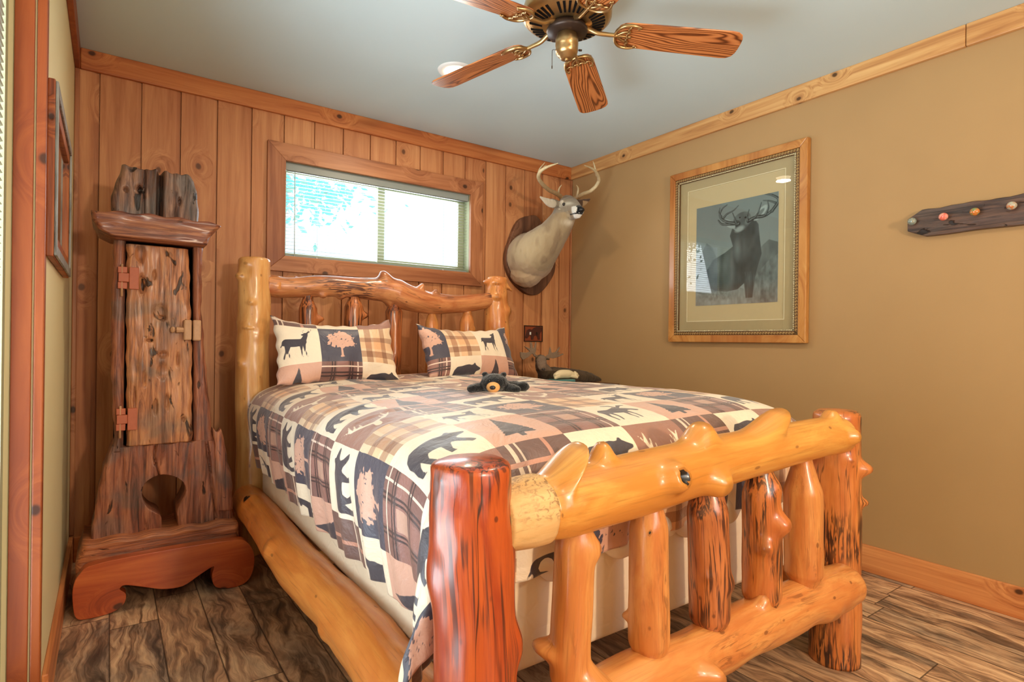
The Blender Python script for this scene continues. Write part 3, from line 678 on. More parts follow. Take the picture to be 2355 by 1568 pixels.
MOT['oak'] = mx(np.minimum(sd_ell((.5, .62), .33, .28)*.8+nz*.10-.02, .022+nz*.09), np.minimum(sd_ell((.30, .50), .17, .13)+nz*.10-.02, .022+nz*.08), np.minimum(sd_ell((.70, .50), .18, .13)+nz*.10-.02, .022+nz*.08), sd_cap((.5, .12), (.5, .45), .028, .018), sd_cap((.46, .11), (.54, .11), .018))
MOT['horns'] = mx(sd_cap((.5, .22), (.5, .34), .055, .05), *[f for s_ in (-1, 1) for f in (sd_cap((.5, .34), (.5+s_*.17, .44), .04, .03), sd_cap((.5+s_*.17, .44), (.5+s_*.30, .60), .03, .028), sd_cap((.5+s_*.30, .60), (.5+s_*.27, .80), .028, .012), sd_cap((.5+s_*.17, .45), (.5+s_*.15, .62), .02, .01), sd_cap((.5+s_*.25, .54), (.5+s_*.20, .70), .02, .01), sd_cap((.5+s_*.30, .62), (.5+s_*.38, .76), .02, .01))])
def samp(m, u, v):
    x = np.clip(u*RES-.5, 0, RES-1.001); y = np.clip(v*RES-.5, 0, RES-1.001); i = x.astype(int); j = y.astype(int); a = x-i; b = y-j
    return m[j, i]*(1-a)*(1-b)+m[j, i+1]*a*(1-b)+m[j+1, i]*(1-a)*b+m[j+1, i+1]*a*b
CELL = .205
CELLS = {(0, 0): ('win', None, CREAM), (1, 0): ('cream', 'bear', CHAR), (2, 0): ('horn', 'horns', CREAM),
         (0, 1): ('salmon', 'pine', CHAR), (1, 1): ('brown', None, CREAM), (2, 1): ('cream', 'bear', CHAR),
         (0, 2): ('cream', 'buck', CHAR), (1, 2): ('navy', 'oak', SALMON), (2, 2): ('tan', None, CREAM)}
def cellcolor(kind, u, v):
    c = np.ones((len(u), 3))
    A = lambda x: np.array(x)
    def band(t, a, b): return (t >= a) & (t < b)
    if kind == 'cream': c[:] = CREAM
    elif kind == 'navy': c[:] = NAVY
    elif kind == 'salmon': c[:] = A(SALMON)
    elif kind == 'horn': c[:] = A(srgb(158, 112, 96)[:3])
    elif kind == 'win':
        c[:] = srgb(112, 82, 74)[:3]
        for t in (u, v):
            c[band(t, .12, .17)] = srgb(222, 198, 176)[:3]; c[band(t, .24, .27)] = srgb(222, 198, 176)[:3]
            c[band(t, .62, .69)] = srgb(196, 140, 118)[:3]
    elif kind == 'brown':
        c[:] = srgb(124, 86, 78)[:3]
        for t in (u, v): c[band(t, .36, .62)] *= 1.45
        c[band(u, .36, .62) & band(v, .36, .62)] = srgb(190, 148, 128)[:3]
        for t in (u, v):
            for a in (.24, .30, .66, .72): c[band(t, a, a+.03)] = srgb(66, 44, 44)[:3]
            c[band(t, .86, .89)] = srgb(226, 200, 182)[:3]
    elif kind == 'tan':
        c[:] = srgb(230, 200, 164)[:3]
        for t in (u, v):
            for a, b in ((.12, .30), (.56, .70)): c[band(t, a, b)] *= A([.62, .50, .46])
            c[band(t, .36, .56)] *= A([1.0, .86, .76])
    return c
def fabric(U, V, uq, vq):
    """U,V at grid points; uq,vq at quad centres (metres of cloth) -> sdf per point, colours per quad"""
    def loc(a): k = np.floor(a/CELL+1e-6); return (k.astype(int) % 3), a/CELL-k
    cu, fu = loc(uq); cv, fv = loc(vq); base = np.zeros((len(uq), 3)); mc = np.zeros((len(uq), 3))
    for (a, b), (kd, mo, col) in CELLS.items():
        m = (cu == a) & (cv == b); base[m] = cellcolor(kd, fu[m], fv[m]); mc[m] = col
    pu, gu = loc(U); pv, gv = loc(V); sd = np.full(len(U), -.05)
    for (a, b), (kd, mo, col) in CELLS.items():
        if mo:
            m = (pu == a) & (pv == b); odd = (np.floor(U/CELL+1e-6).astype(int)//3) % 2 == 1
            sd[m] = samp(MOT[mo], gu[m], gv[m])
            alt = {'buck': 'doe', 'bear': 'moose' if b == 1 else 'bear'}.get(mo)
            if alt: m = m & odd; sd[m] = samp(MOT[alt], gu[m], gv[m])
    return sd, base, mc
def fabric_mat():
    t = T('patchwork_cotton', .42, .5); b = t.n('Attribute', attribute_name='base').outputs['Color']; mc = t.n('Attribute', attribute_name='mcol').outputs['Color']
    s = t.n('Attribute', attribute_name='sdf').outputs['Fac']; c = t.mix(t.step(s, -.006, .006), b, mc)
    co = t.coord(); n = t.noise(co, 14, 4, .6, .5); w = t.noise(co, 900, 1)
    t.col(c); t.bump(t.math('ADD', n, t.math('MULTIPLY', w, .03)), .4, .02); t.b.inputs['Sheen Weight'].default_value = .3
    return t.m
M['fabric'] = fabric_mat()
def clothgrid(name, Pf, us, vs, cu0, cv0, parent=None, thick=.012, base=True):
    """grid of cloth; us,vs metres; Pf(U,V)->points"""
    nu, nv = len(us), len(vs); U, V = np.meshgrid(us, vs); P = Pf(U, V).reshape(-1, 3)
    i, j = np.meshgrid(np.arange(nu-1), np.arange(nv-1)); a = (j*nu+i).ravel(); Fq = np.stack([a, a+1, a+nu+1, a+nu], 1)
    uq = (.5*(us[:-1]+us[1:]))[i].ravel(); vq = (.5*(vs[:-1]+vs[1:]))[j].ravel()
    sd, bc, mc = fabric(U.ravel()+cu0, V.ravel()+cv0, uq+cu0, vq+cv0)
    cb = np.ones((len(Fq), 4, 4)); cb[:, :, :3] = bc[:, None]; cm = np.ones((len(Fq), 4, 4)); cm[:, :, :3] = mc[:, None]
    o = build(name, [(P, Fq)], M['fabric'], parent, True, attrs={'base': ('FLOAT_COLOR', 'CORNER', cb), 'mcol': ('FLOAT_COLOR', 'CORNER', cm), 'sdf': ('FLOAT', 'POINT', sd)}, base=base)
    if thick: m = o.modifiers.new('thick', 'SOLIDIFY'); m.thickness = thick; m.offset = -1
    return o

# comforter: cross profile across the bed, length profile towards the foot, polar drape at the corners
cross = spline([(.640, .20), (.612, .31), (.590, .40), (.570, .50), (.553, .60), (.546, .70), (.560, .765), (.60, .815), (.68, .846), (.763, .860), (.95, .872), (1.15, .877), (1.35, .880), (1.6, .884), (1.8, .884), (1.92, .874), (2.005, .842), (2.052, .785), (2.070, .69), (2.064, .56), (2.055, .45), (2.04, .33), (2.02, .22)], 400)
ca = np.concatenate([[0], np.cumsum(np.hypot(*np.diff(cross, axis=0).T))])
iL = np.argmin(np.hypot(cross[:, 0]-.56, cross[:, 1]-.765)); ca = ca-ca[iL]
iR = np.argmin(np.hypot(cross[:, 0]-2.052, cross[:, 1]-.785)); SR = ca[iR]
foot = spline([(3.0, 0), (2.4, 0), (1.8, 0), (1.40, 0), (1.25, -.003), (1.15, -.014), (1.08, -.038), (1.035, -.080), (1.014, -.14), (1.008, -.22), (1.010, -.32), (1.014, -.42), (1.02, -.55)], 400)
fa = np.concatenate([[0], np.cumsum(np.hypot(*np.diff(foot, axis=0).T))]); k0 = np.argmin(abs(foot[:, 0]-1.15)); fa = 1.15+fa[k0]-fa   # v = y for the flat part
V0 = 1.075
def comf(U, V):
    X = lambda s: np.interp(s, ca, cross[:, 0]); Z = lambda s: np.interp(s, ca, cross[:, 1])
    Yf = lambda v: np.interp(v, fa[::-1], foot[::-1, 0]); Df = lambda v: np.interp(v, fa[::-1], foot[::-1, 1])
    x, y, z = X(U), Yf(V), Z(U)+Df(V)
    for sgn, s0 in ((-1, 0.0), (1, SR)):
        a = np.maximum(0, sgn*(U-s0)); b = np.maximum(0, V0-V); m = (a > 0) & (b > 0)
        r = np.hypot(a, b); ph = np.arctan2(b, a+1e-9); w = np.sin(ph)**2
        xs = X(s0+sgn*r); zs = Z(s0+sgn*r)+Df(np.full_like(r, V0)); xc = X(np.full_like(r, s0))
        yf = Yf(V0-r); zf = Z(np.full_like(r, s0))+Df(V0-r); y0 = Yf(np.full_like(r, V0))
        fl = np.sin(2*ph)*np.clip(r/.40, 0, 1.2)
        xx = xs*(1-w)+xc*w+sgn*fl*(.105 if sgn < 0 else .02); yy = y0*(1-w)+yf*w-fl*.0+.0; zz = zs*(1-w)+zf*w
        x = np.where(m, xx, x); y = np.where(m, yy, y); z = np.where(m, zz, z)
    q = np.stack([U.ravel(), V.ravel(), 0*U.ravel()], 1)
    hang = np.clip(-U/.25, 0, 1)+np.clip((U-SR)/.25, 0, 1); hf = np.clip((V0-V)/.25, 0, 1)
    x = x-hang*np.sign(.5-U)*(.010*np.sin(V*31+1.2*np.sin(V*9))+.006*np.sin(V*67))*np.where(U < .5, 1, -1)*np.sign(.5-U)
    y = y-hf*(1-np.clip(hang, 0, 1))*(.006*np.sin(U*29)+.004*np.sin(U*61))
    top = (1-np.clip(hang*3, 0, 1))
    n1 = vnoise(q*[3.1, 2.3, 1], 1, 3, 2).reshape(U.shape); n2 = vnoise(q@np.array([[6, 2, 0], [-3, 14, 0], [0, 0, 1]])*1.6, 1, 8, 2).reshape(U.shape)
    puck = np.exp(-((U-.16)/.13)**2)*np.exp(-((V-1.72)/.38)**2)+.7*np.exp(-((U-.25)/.2)**2)*np.exp(-((V-2.35)/.4)**2)+.25
    z = z+top*(n1*.011*np.clip((V-1.0)*3, 0, 1)+n2*.0105*puck)
    z = z+hang*.030*np.clip((V-1.9)/1.0, 0, 1)
    return np.stack([x, y, z], -1)
stp = CELL/34
us = np.arange(-54, int((SR+.335)/stp))*stp; vs = np.arange(int(round(.775/stp)), int(2.985/stp))*stp
# columns: u=0 is the left shoulder = a 'c' column (bear/plaid) ; rows: pine row spans v 1.10..1.306
comforter = clothgrid('comforter', comf, us, vs, 2*CELL, -1.10+CELL+3*CELL)
tag(comforter, 'patchwork comforter with bears, moose, pine trees and brown plaid squares covering the bed', 'comforter')

# ------------------------------------------------------------------ pillows
def pillow(c, wdt, hgt, thick, lean, yaw, u0, v0, label, seed):
    stp = CELL/30; us = np.arange(0, int(wdt/stp)+1)*stp; vs = np.arange(0, int(hgt/stp)+1)*stp
    wdt, hgt = us[-1], vs[-1]
    def Pf(side):
        def f(U, V):
            a = U/wdt*2-1; b = V/hgt*2-1
            q = np.stack([U.ravel()*9, V.ravel()*9, 0*U.ravel()+seed], 1)
            prof = (np.clip(1-np.abs(a)**2.6, 0, 1)*np.clip(1-np.abs(b)**2.4, 0, 1))**.55
            d = side*(prof*thick/2+(vnoise(q, 1, seed, 2).reshape(U.shape)*.010)*np.clip(prof*3, 0, 1))
            pin = 1-.045*(1-b**2)*0; X = a*(1-.05*(1-np.abs(b)**2))*wdt/2; Y = b*(1-.085*(1-np.abs(a)**2))*hgt/2+.022*np.maximum(b, 0)*np.abs(a)**5
            X = X+.004*np.sin(V*90)*np.abs(a)**12; Y = Y+.004*np.sin(U*80)*np.abs(b)**12
            Y = Y-.018*(1-a**2)*np.clip(b, 0, 1)*(1 if seed == 1 else .4)
            return np.stack([X, d, Y], -1)
        return f
    R = Matrix.Translation(c) @ Matrix.Rotation(yaw, 4, 'Z') @ Matrix.Rotation(lean, 4, 'X')
    nu, nv = len(us), len(vs); U, V = np.meshgrid(us, vs); A = Pf(-1)(U, V).reshape(-1, 3); B = Pf(1)(U, V).reshape(-1, 3)
    i, j = np.meshgrid(np.arange(nu-1), np.arange(nv-1)); q = (j*nu+i).ravel(); Fq = np.stack([q, q+1, q+nu+1, q+nu], 1); Fb = Fq[:, ::-1]+nu*nv
    Fs = np.vstack([Fq, Fb]); P = np.vstack([A, B])
    P = np.array([tuple(R @ Vector(p)) for p in P])
    uq = (.5*(us[:-1]+us[1:]))[i].ravel(); vq = (.5*(vs[:-1]+vs[1:]))[j].ravel()
    sd, bc, mc = fabric(U.ravel()+u0, V.ravel()+v0, uq+u0, vq+v0); sd = np.concatenate([sd, sd]); bc = np.vstack([bc, bc]); mc = np.vstack([mc, mc])
    cb = np.ones((len(Fs), 4, 4)); cb[:, :, :3] = bc[:, None]; cm = np.ones((len(Fs), 4, 4)); cm[:, :, :3] = mc[:, None]
    o = build('pillow', [(P, Fs)], M['fabric'], None, True, attrs={'base': ('FLOAT_COLOR', 'CORNER', cb), 'mcol': ('FLOAT_COLOR', 'CORNER', cm), 'sdf': ('FLOAT', 'POINT', sd)}, base=True)
    m = o.modifiers.new('weld', 'WELD'); m.merge_threshold = .0008
    return tag(o, label, 'pillow', 'patchwork pillows leaning on the log headboard')
pillow((.925, 2.80, 1.012), .600, .335, .15, math.radians(-24), math.radians(-2), 6*CELL+.012, 2*CELL-.085, 'patchwork pillow with a buck and a pale tree, leaning at the left log post', 1)
pillow((1.70, 2.83, 1.005), .620, .320, .15, math.radians(-26), math.radians(3), 1*CELL+.08, 2*CELL-.105, 'patchwork pillow with a tan plaid square and a small doe, behind the toy bear', 2)

# ------------------------------------------------------------------ rustic upright cabinet (weathered timber)
def driftmat(name, c1, c2, c3, grey, rough=.42, gamt=.5, axis=2, fine=1.0, holes=.5, coat=.15):
    t = T(name, rough, .4); co = t.coord(); s1 = [34.0]*3; s1[axis] = 2.6; s2 = [90.0]*3; s2[axis] = 5.0; s3 = [22.0]*3; s3[axis] = 9.0
    a = t.noise(t.scale(co, tuple(s1)), 1.0, 6, .65, 1.4); f = t.noise(t.scale(co, tuple(s2)), 1.0, 4, .6, .6); p = t.noise(t.scale(co, tuple(s3)), 1.0, 3, .5, .8)
    b = t.noise(co, 5.0, 3, .5, .5)
    c = t.ramp(a, [(.30, c3), (.46, c2), (.64, c1)])
    g = t.ramp(a, [(.32, tuple(x*.30 for x in grey[:3])+(1,)), (.60, grey)])
    c = t.mix(t.math('MULTIPLY', t.step(b, .62-.3*gamt, .78-.3*gamt), gamt+.2, clamp=True), c, g)
    c = t.mix(t.math('MULTIPLY', t.step(f, .52, .72), .55), c, c3)
    hm = t.step(p, .70-.10*holes, .76-.10*holes); c = t.mix(t.math('MULTIPLY', hm, .9), c, S(22, 14, 10))
    t.col(c); t.bump(t.math('SUBTRACT', t.math('ADD', a, t.math('MULTIPLY', f, .4)), t.math('MULTIPLY', hm, 1.5)), .6, .008)
    t.b.inputs['Coat Weight'].default_value = coat; t.b.inputs['Coat Roughness'].default_value = .2
    return t.m
M['drift'] = driftmat('weathered_red_timber', S(180, 116, 82), S(136, 78, 56), S(60, 34, 26), S(120, 98, 88), gamt=.45)
M['driftdoor'] = driftmat('weathered_door_plank', S(216, 154, 104), S(178, 114, 74), S(92, 54, 38), S(142, 120, 102), gamt=.45, holes=.8)
M['driftgrey'] = driftmat('grey_eroded_timber', S(158, 118, 94), S(108, 74, 60), S(40, 28, 26), S(120, 112, 106), gamt=.5, holes=.9)
M['driftbar'] = driftmat('red_brown_bar_timber', S(176, 112, 70), S(128, 70, 48), S(66, 34, 26), S(118, 72, 66), gamt=.3, axis=0, coat=.4)
M['driftbeam'] = driftmat('orange_beam_timber', S(192, 120, 74), S(150, 84, 50), S(80, 44, 30), S(124, 94, 78), gamt=.3, axis=0)
M['scroll'] = wood('red_stained_scroll_foot', S(208, 114, 56), S(184, 88, 40), S(140, 60, 28), 0, .3, 3.0, grain=16, kr=.05, bump=.12, coat=.5)
M['hinge'] = flat('terracotta_hinge_wood', S(182, 98, 66), .5, .4, var=.12, sc=60)
M['peg'] = flat('pale_peg_wood', S(186, 142, 104), .5, .4, var=.2, sc=80)

def slab(zs, lf, rf, yf, yb, seed, nx=60, amp=.006, crack=None, top=None, tilt=0.0, hz=False):
    """upright timber with eroded front: left(z), right(z) outlines, front depth yf, back yb"""
    zs = np.asarray(zs); L = np.array([lf(z) for z in zs]); Rr = np.array([rf(z) for z in zs]); nz = len(zs)
    u = np.linspace(0, 1, nx); X = L[:, None]+(Rr-L)[:, None]*u[None]; Z = np.repeat(zs[:, None], nx, 1)
    if top is not None: Z = np.where(np.arange(nz)[:, None] == nz-1, Z, Z); k = np.linspace(0, 1, nz)[:, None]**6; Z = Z+k*top(X)
    q = np.stack([X.ravel(), 0*X.ravel(), Z.ravel()], 1)
    d = (vnoise(q*([4, 1, 42] if hz else [42, 1, 4]), 1, seed, 3)*amp+vnoise(q*([6, 1, 16] if hz else [14, 1, 6]), 1, seed+1, 2)*amp*1.1).reshape(X.shape)
    edge = np.minimum(u, 1-u)[None]*(Rr-L)[:, None]; rd = .016*np.clip(1-edge/.018, 0, 1)**2
    Y = yf+d+rd+tilt*(Z-zs[0])
    if crack is not None: Y = Y+crack(X, Z)
    V = [(X[i, j]+vnoise(np.array([[0, 3, Z[i, j]*1.0]]), 25, seed+5)[0]*0, Y[i, j], Z[i, j]) for i in range(nz) for j in range(nx)]
    n = len(V); V += [(X[i, j], yb, Z[i, j]) for i in range(nz) for j in range(nx)]
    Fs = [(i*nx+j, i*nx+j+1, (i+1)*nx+j+1, (i+1)*nx+j) for i in range(nz-1) for j in range(nx-1)]
    Fs += [tuple(n+k for k in reversed(f)) for f in Fs[:]]
    for i in range(nz-1):
        for j in (0, nx-1):
            a, b = i*nx+j, (i+1)*nx+j; Fs.append((a, b, b+n, a+n) if j == 0 else (b, a, a+n, b+n))
    for j in range(nx-1):
        for i in (0, nz-1):
            a, b = i*nx+j, i*nx+j+1; Fs.append((b, a, a+n, b+n) if i == 0 else (a, b, b+n, a+n))
    return V, Fs
def itp(pts):
    zz = [p[0] for p in pts]; xx = [p[1] for p in pts]
    return lambda z: float(np.interp(z, zz, xx))+.0016*math.sin(z*37+xx[0]*90)+.0012*math.sin(z*83+1+xx[0]*50)
cab = thing('rustic_cabinet', 'tall narrow weathered timber cabinet with crosspiece and red scroll foot in the left corner', 'cabinet', (.20, 2.9, 0))
YB = 3.02
# carcass: two stiles beside the door, lintel behind, flaring trunk with a keyhole opening below
Lf = itp([(.20, -.052), (.30, -.049), (.53, -.016), (.62, .016), (.66, .022), (.92, .010), (1.2, .007), (1.46, .014), (1.60, .004)])
Rf = itp([(.20, .470), (.36, .466), (.48, .460), (.55, .415), (.64, .385), (.93, .356), (1.2, .334), (1.47, .335), (1.60, .315)])
DL, DR = .058, .294
build('stile', [slab(np.arange(.60, 1.5, .006), Lf, lambda z: DL-.004, 2.845, YB, 11, 16, .004)], M['drift'], cab)
build('stile', [slab(np.arange(.60, 1.5, .006), lambda z: DR+.012+.010*(.9-z), Rf, 2.845, YB, 12, 16, .004)], M['drift'], cab)
build('back_board', [box(.02, .33, 2.93, YB-.005, .60, 1.49)], M['black'], cab, smooth=False)
trunk = build('trunk', [slab(np.arange(.21, .622, .005), Lf, Rf, 2.838, YB, 13, 96, .009, crack=lambda X, Z: .05*np.exp(-((X-.172-.01*np.sin(Z*30))/.0025)**2)*(Z > .48)+.03*np.exp(-((X-.385+.12*(Z-.4))/.004)**2), top=lambda X: .004*np.sin(X*80))], M['drift'], cab)
hole = build('cut', [prism(smoothpoly([(.120, .425), (.135, .465), (.175, .488), (.225, .482), (.265, .455), (.282, .41), (.268, .365), (.250, .33), (.252, .27), (.255, .15), (.185, .15), (.192, .27), (.187, .315), (.150, .345), (.128, .38)], 5), 2.7, 3.2, 1)], M['black'], cab)
bo = trunk.modifiers.new('b', 'BOOLEAN'); bo.object = hole; bo.operation = 'DIFFERENCE'; bo.solver = 'EXACT'
dg = bpy.context.evaluated_depsgraph_get(); me = bpy.data.meshes.new_from_object(trunk.evaluated_get(dg)); trunk.modifiers.clear(); trunk.data = me; bpy.data.objects.remove(hole)
# jagged broken stub at the right of the trunk
build('stub', [slab(np.arange(.30, .672, .006), itp([(.3, .395), (.5, .392), (.67, .383)]), itp([(.3, .468), (.45, .460), (.56, .438), (.67, .418)]), 2.825, 2.90, 17, 16, .008, top=lambda X: -.02*np.abs(np.sin(X*90)))], M['drift'], cab)
dl, dr = itp([(.62, .066), (1.0, .060), (1.46, .055)]), itp([(.62, .303), (1.0, .298), (1.46, .281)])
def pits(X, Z):
    r = 0
    for x, z, a, b, dd in ((.112, 1.29, .012, .035, .02), (.155, 1.335, .005, .018, .02), (.175, 1.18, .022, .03, .012), (.185, 1.155, .014, .010, .015), (.14, 1.06, .012, .006, .02), (.125, .90, .005, .03, .02), (.19, .93, .02, .03, .010), (.165, .78, .006, .03, .02), (.205, .80, .006, .03, .018), (.19, 1.0, .018, .012, .012), (.27, .72, .007, .009, .02), (.105, 1.42, .016, .035, .014), (.245, .98, .006, .03, .012), (.09, .82, .004, .05, .014)):
        r = r+dd*np.exp(-(((X-x)/a)**2+((Z-z)/b)**2)**2)
    return r
door = build('door', [slab(np.arange(.622, 1.462, .005), dl, dr, 2.832, 2.862, 14, 60, .007, crack=pits)], M['driftdoor'], cab)
for hz, nm in ((1.315, 0), (.735, 1)):
    h = build('hinge', [box(.028, .060, 2.822, 2.843, hz+.020, hz+.045), box(.028, .060, 2.822, 2.843, hz-.045, hz-.018), box(.030, .066, 2.817, 2.838, hz-.017, hz+.019), box(.0665, .100, 2.818, 2.836, hz-.045, hz+.045)], M['hinge'], cab, smooth=False, bevel=.002)
    build('pin', [tube([(.042, 2.826, hz-.075), (.042, 2.826, hz+.055)], .0045, 10, 4)], M['peg'], h)
la = build('latch', [box(.262, .292, 2.800, 2.834, 1.062, 1.150), box(.297, .328, 2.802, 2.846, 1.060, 1.150)], M['peg'], cab, smooth=False, bevel=.006)
build('peg', [tube([(.262, 2.812, 1.106), (.236, 2.812, 1.106)], [.012, .014], 8, 3), ball((.222, 2.812, 1.106), (.010, .012, .014), 8, 6)], M['peg'], la, smooth=False)
build('crosspiece', [slab(np.arange(1.470, 1.560, .005), itp([(1.47, .005), (1.49, -.035), (1.53, -.060), (1.56, -.062)]), itp([(1.47, .338), (1.50, .352), (1.56, .392)]), 2.735, 2.99, 15, 80, .007, hz=True, top=lambda X: .010*np.sin((X+.06)*7)+.004*np.sin(X*60))], M['driftbar'], cab)
build('crown_block', [slab(np.arange(1.555, 1.782, .005), itp([(1.55, .002), (1.65, .004), (1.72, .020), (1.78, .038)]), itp([(1.55, .322), (1.72, .310), (1.755, .300), (1.785, .278)]), 2.845, 3.0, 16, 72, .009,
      crack=lambda X, Z: .09*np.exp(-((X-.170-.02*(Z-1.6))/.008)**2)+.03*np.exp(-(((X-.10)/.012)**2+((Z-1.69)/.014)**2))+.03*np.exp(-(((X-.245)/.005)**2+((Z-1.66)/.014)**2))+.03*np.exp(-(((X-.05)/.006)**2+((Z-1.68)/.008)**2))+.02*np.exp(-((X-.115)/.004)**2), top=lambda X: .0025*np.sin(X*170)+.003*np.sin(X*47))], M['driftgrey'], cab)
build('base_beam', [slab(np.arange(.150, .262, .007), itp([(.15, -.092), (.2, -.095), (.255, -.078)]), itp([(.15, .484), (.255, .476)]), 2.745, 3.05, 18, 90, .006, hz=True, top=lambda X: .004*np.sin(X*50))], M['driftbeam'], cab)
sc = smoothpoly([(-.100, .130), (-.099, .060), (-.088, .012), (-.050, .001), (.020, .006), (.058, .028), (.066, .066), (.046, .090), (.062, .102), (.12, .082), (.190, .056), (.26, .052), (.32, .084), (.372, .108), (.366, .072), (.380, .020), (.44, .001), (.50, .012), (.528, .060), (.530, .130), (.500, .188), (.44, .206), (.20, .212), (-.03, .205), (-.080, .178)], 4)
build('scroll_foot', [prism(sc, 2.690, 2.742, 1)], M['scroll'], cab, smooth=True, bevel=.012, seg=3)
build('scroll_foot', [prism(sc, 3.04, 3.09, 1)], M['scroll'], cab, smooth=True, bevel=.008, seg=2)
build('base_shelf', [box(-.07, .49, 2.742, 3.04, .120, .152)], M['driftbeam'], cab, smooth=False)

# ------------------------------------------------------------------ whitetail deer mount
deer_ = thing('deer_mount', 'whitetail buck head mount with antlers on an oval wood slab, above the headboard corner', 'deer head', (2.55, Y0, 1.72))
plq = smoothpoly([(2.553, 2.010), (2.43, 1.955), (2.352, 1.80), (2.320, 1.668), (2.354, 1.553), (2.445, 1.463), (2.545, 1.420), (2.632, 1.435), (2.725, 1.525), (2.782, 1.643), (2.755, 1.846), (2.666, 1.94), (2.612, 2.0)], 4)
M['bark'] = wood('dark_slab_wood', S(134, 92, 66), S(108, 70, 48), S(70, 42, 28), 2, .6, 3.0, grain=18, bump=.3)
build('plaque', [prism(plq, Y0-.040, Y0-.0005, 1)], M['bark'], deer_, smooth=True, bevel=.006, seg=2)
neckp = [(2.50, 3.372, 1.70), (2.49, 3.31, 1.685), (2.475, 3.24, 1.70), (2.49, 3.17, 1.75), (2.525, 3.09, 1.83), (2.545, 3.03, 1.905), (2.555, 2.995, 1.97)]
body = tube(neckp, [.165, .180, .165, .140, .105, .088, .078], 28, 40)
head = tube([(2.575, 3.02, 2.005), (2.560, 2.97, 2.000), (2.548, 2.92, 1.978), (2.535, 2.86, 1.950), (2.527, 2.825, 1.936)], [.058, .070, .060, .040, .034], 24, 24)
chin = tube([(2.555, 2.975, 1.955), (2.543, 2.90, 1.930), (2.532, 2.84, 1.918)], [.05, .032, .024], 16, 12)
brow = [ball((2.508, 2.965, 2.020), (.026, .03, .022)), ball((2.612, 2.965, 2.026), (.026, .03, .022)), ball((2.56, 2.985, 2.045), (.052, .05, .034))]
def ear(s, a, b, c):
    return tube([a, b, c], [.016, .034, .026, .006] if s < 0 else [.016, .032, .024, .006], 14, 14, flat_=.40)
earL = ear(-1, (2.510, 3.005, 2.022), (2.405, 2.985, 2.004), (2.305, 2.965, 2.026))
earR = ear(1, (2.615, 3.01, 2.040), (2.690, 2.995, 2.046), (2.772, 2.985, 2.086))
bump_ = tube([(2.44, 3.36, 1.60), (2.46, 3.30, 1.57), (2.50, 3.24, 1.60)], [.10, .11, .08], 16, 12)
def deercol(P):
    n = len(P); x, y, z = P.T; c = np.tile(np.array(srgb(166, 146, 114)[:3]), (n, 1))
    w = lambda m, col: c.__setitem__(slice(None), c*(1-np.clip(m, 0, 1)[:, None])+np.array(srgb(*col)[:3])*np.clip(m, 0, 1)[:, None])
    g = vnoise(P*[20, 20, 9], 1, 4, 2)
    w(np.clip((2.47-x)*5+g*.4, 0, .55), (206, 188, 152)); w(np.clip(g*1.5, 0, .55), (122, 98, 74))
    w(np.clip((1.66-z)*6+.2*g, 0, .75)*(y > 3.15), (196, 168, 136))
    w(np.exp(-(((x-2.62)/.05)**2+((z-1.80)/.12)**2))*.55, (164, 124, 94))
    hd = y < 3.03
    w(hd*(z > 1.95)*.75, (138, 128, 112)); w(hd*np.clip((z-2.03)*40, 0, 1)*.85, (104, 80, 58))
    w(np.exp(-(((x-2.548)/.040)**2+((y-2.98)/.07)**2+((z-1.885)/.020)**2)), (236, 228, 205))       # white throat
    w(np.clip((2.875-y)*80, 0, 1)*(z < 1.972), (226, 224, 214)); w((y < 2.86)*(z < 1.930)*.9, (245, 245, 240))
    w(np.clip((2.838-y)*200, 0, 1)*(z > 1.926)*(np.abs(x-2.530) < .026), (26, 28, 32))
    w((y < 2.90)*(np.abs(z-1.922-.05*(y-2.83)) < .0038), (20, 20, 22))
    for ex, ez in ((2.496, 2.000), (2.608, 2.004)): w(np.exp(-(((x-ex)/.018)**2+((z-ez)/.014)**2)*1.2)*(y < 2.99)*.9, (206, 200, 182))
    er = (x < 2.49)*(y < 3.03)*(z > 1.97)*(z < 2.12); w(er*(y < 2.985)*.9, (216, 206, 186)); w(er*(z > 2.030)*.7, (92, 80, 70))
    el = (x > 2.645)*(z > 1.98)*(y < 3.05); w(el*.9, (84, 60, 48)); w(el*(x > 2.70)*(z < 2.065)*.8, (200, 170, 130))
    return c
M['fur'] = painted('short_fur', .75, .15, .6, 380, .3)
fuse('head_and_neck', [body, head, chin, bump_]+brow+[earL, earR], .0045, 3, M['fur'], deer_, deercol, disp=lambda P: .0022*vnoise(P*[60, 60, 25], 1, 2, 2)+.003*np.clip(vnoise(P*[14, 14, 14], 1, 6), 0, 1)*(P[:, 1] > 3.1))
eyem = flat('glass_eye', S(24, 20, 18), .08, .8)
for ex, ey, ez in ((2.488, 2.938, 1.999), (2.612, 2.925, 2.004)): build('eye', [ball((ex, ey, ez), .011, 14, 10)], eyem, deer_)
build('nose', [ball((2.527, 2.800, 1.943), (.020, .014, .015), 16, 10)], flat('black_nose', S(20, 22, 26), .3, .6), deer_)
M['antler'] = painted('antler_bone', .45, .4, .3, 160)
def antcol(P):
    t = np.clip((P[:, 2]-2.06)/.10, 0, 1)[:, None]; g = .85+.15*vnoise(P, 90, 3, 2)[:, None]
    return (np.array(srgb(150, 112, 70)[:3])*(1-t)+np.array(srgb(232, 214, 172)[:3])*t)*g
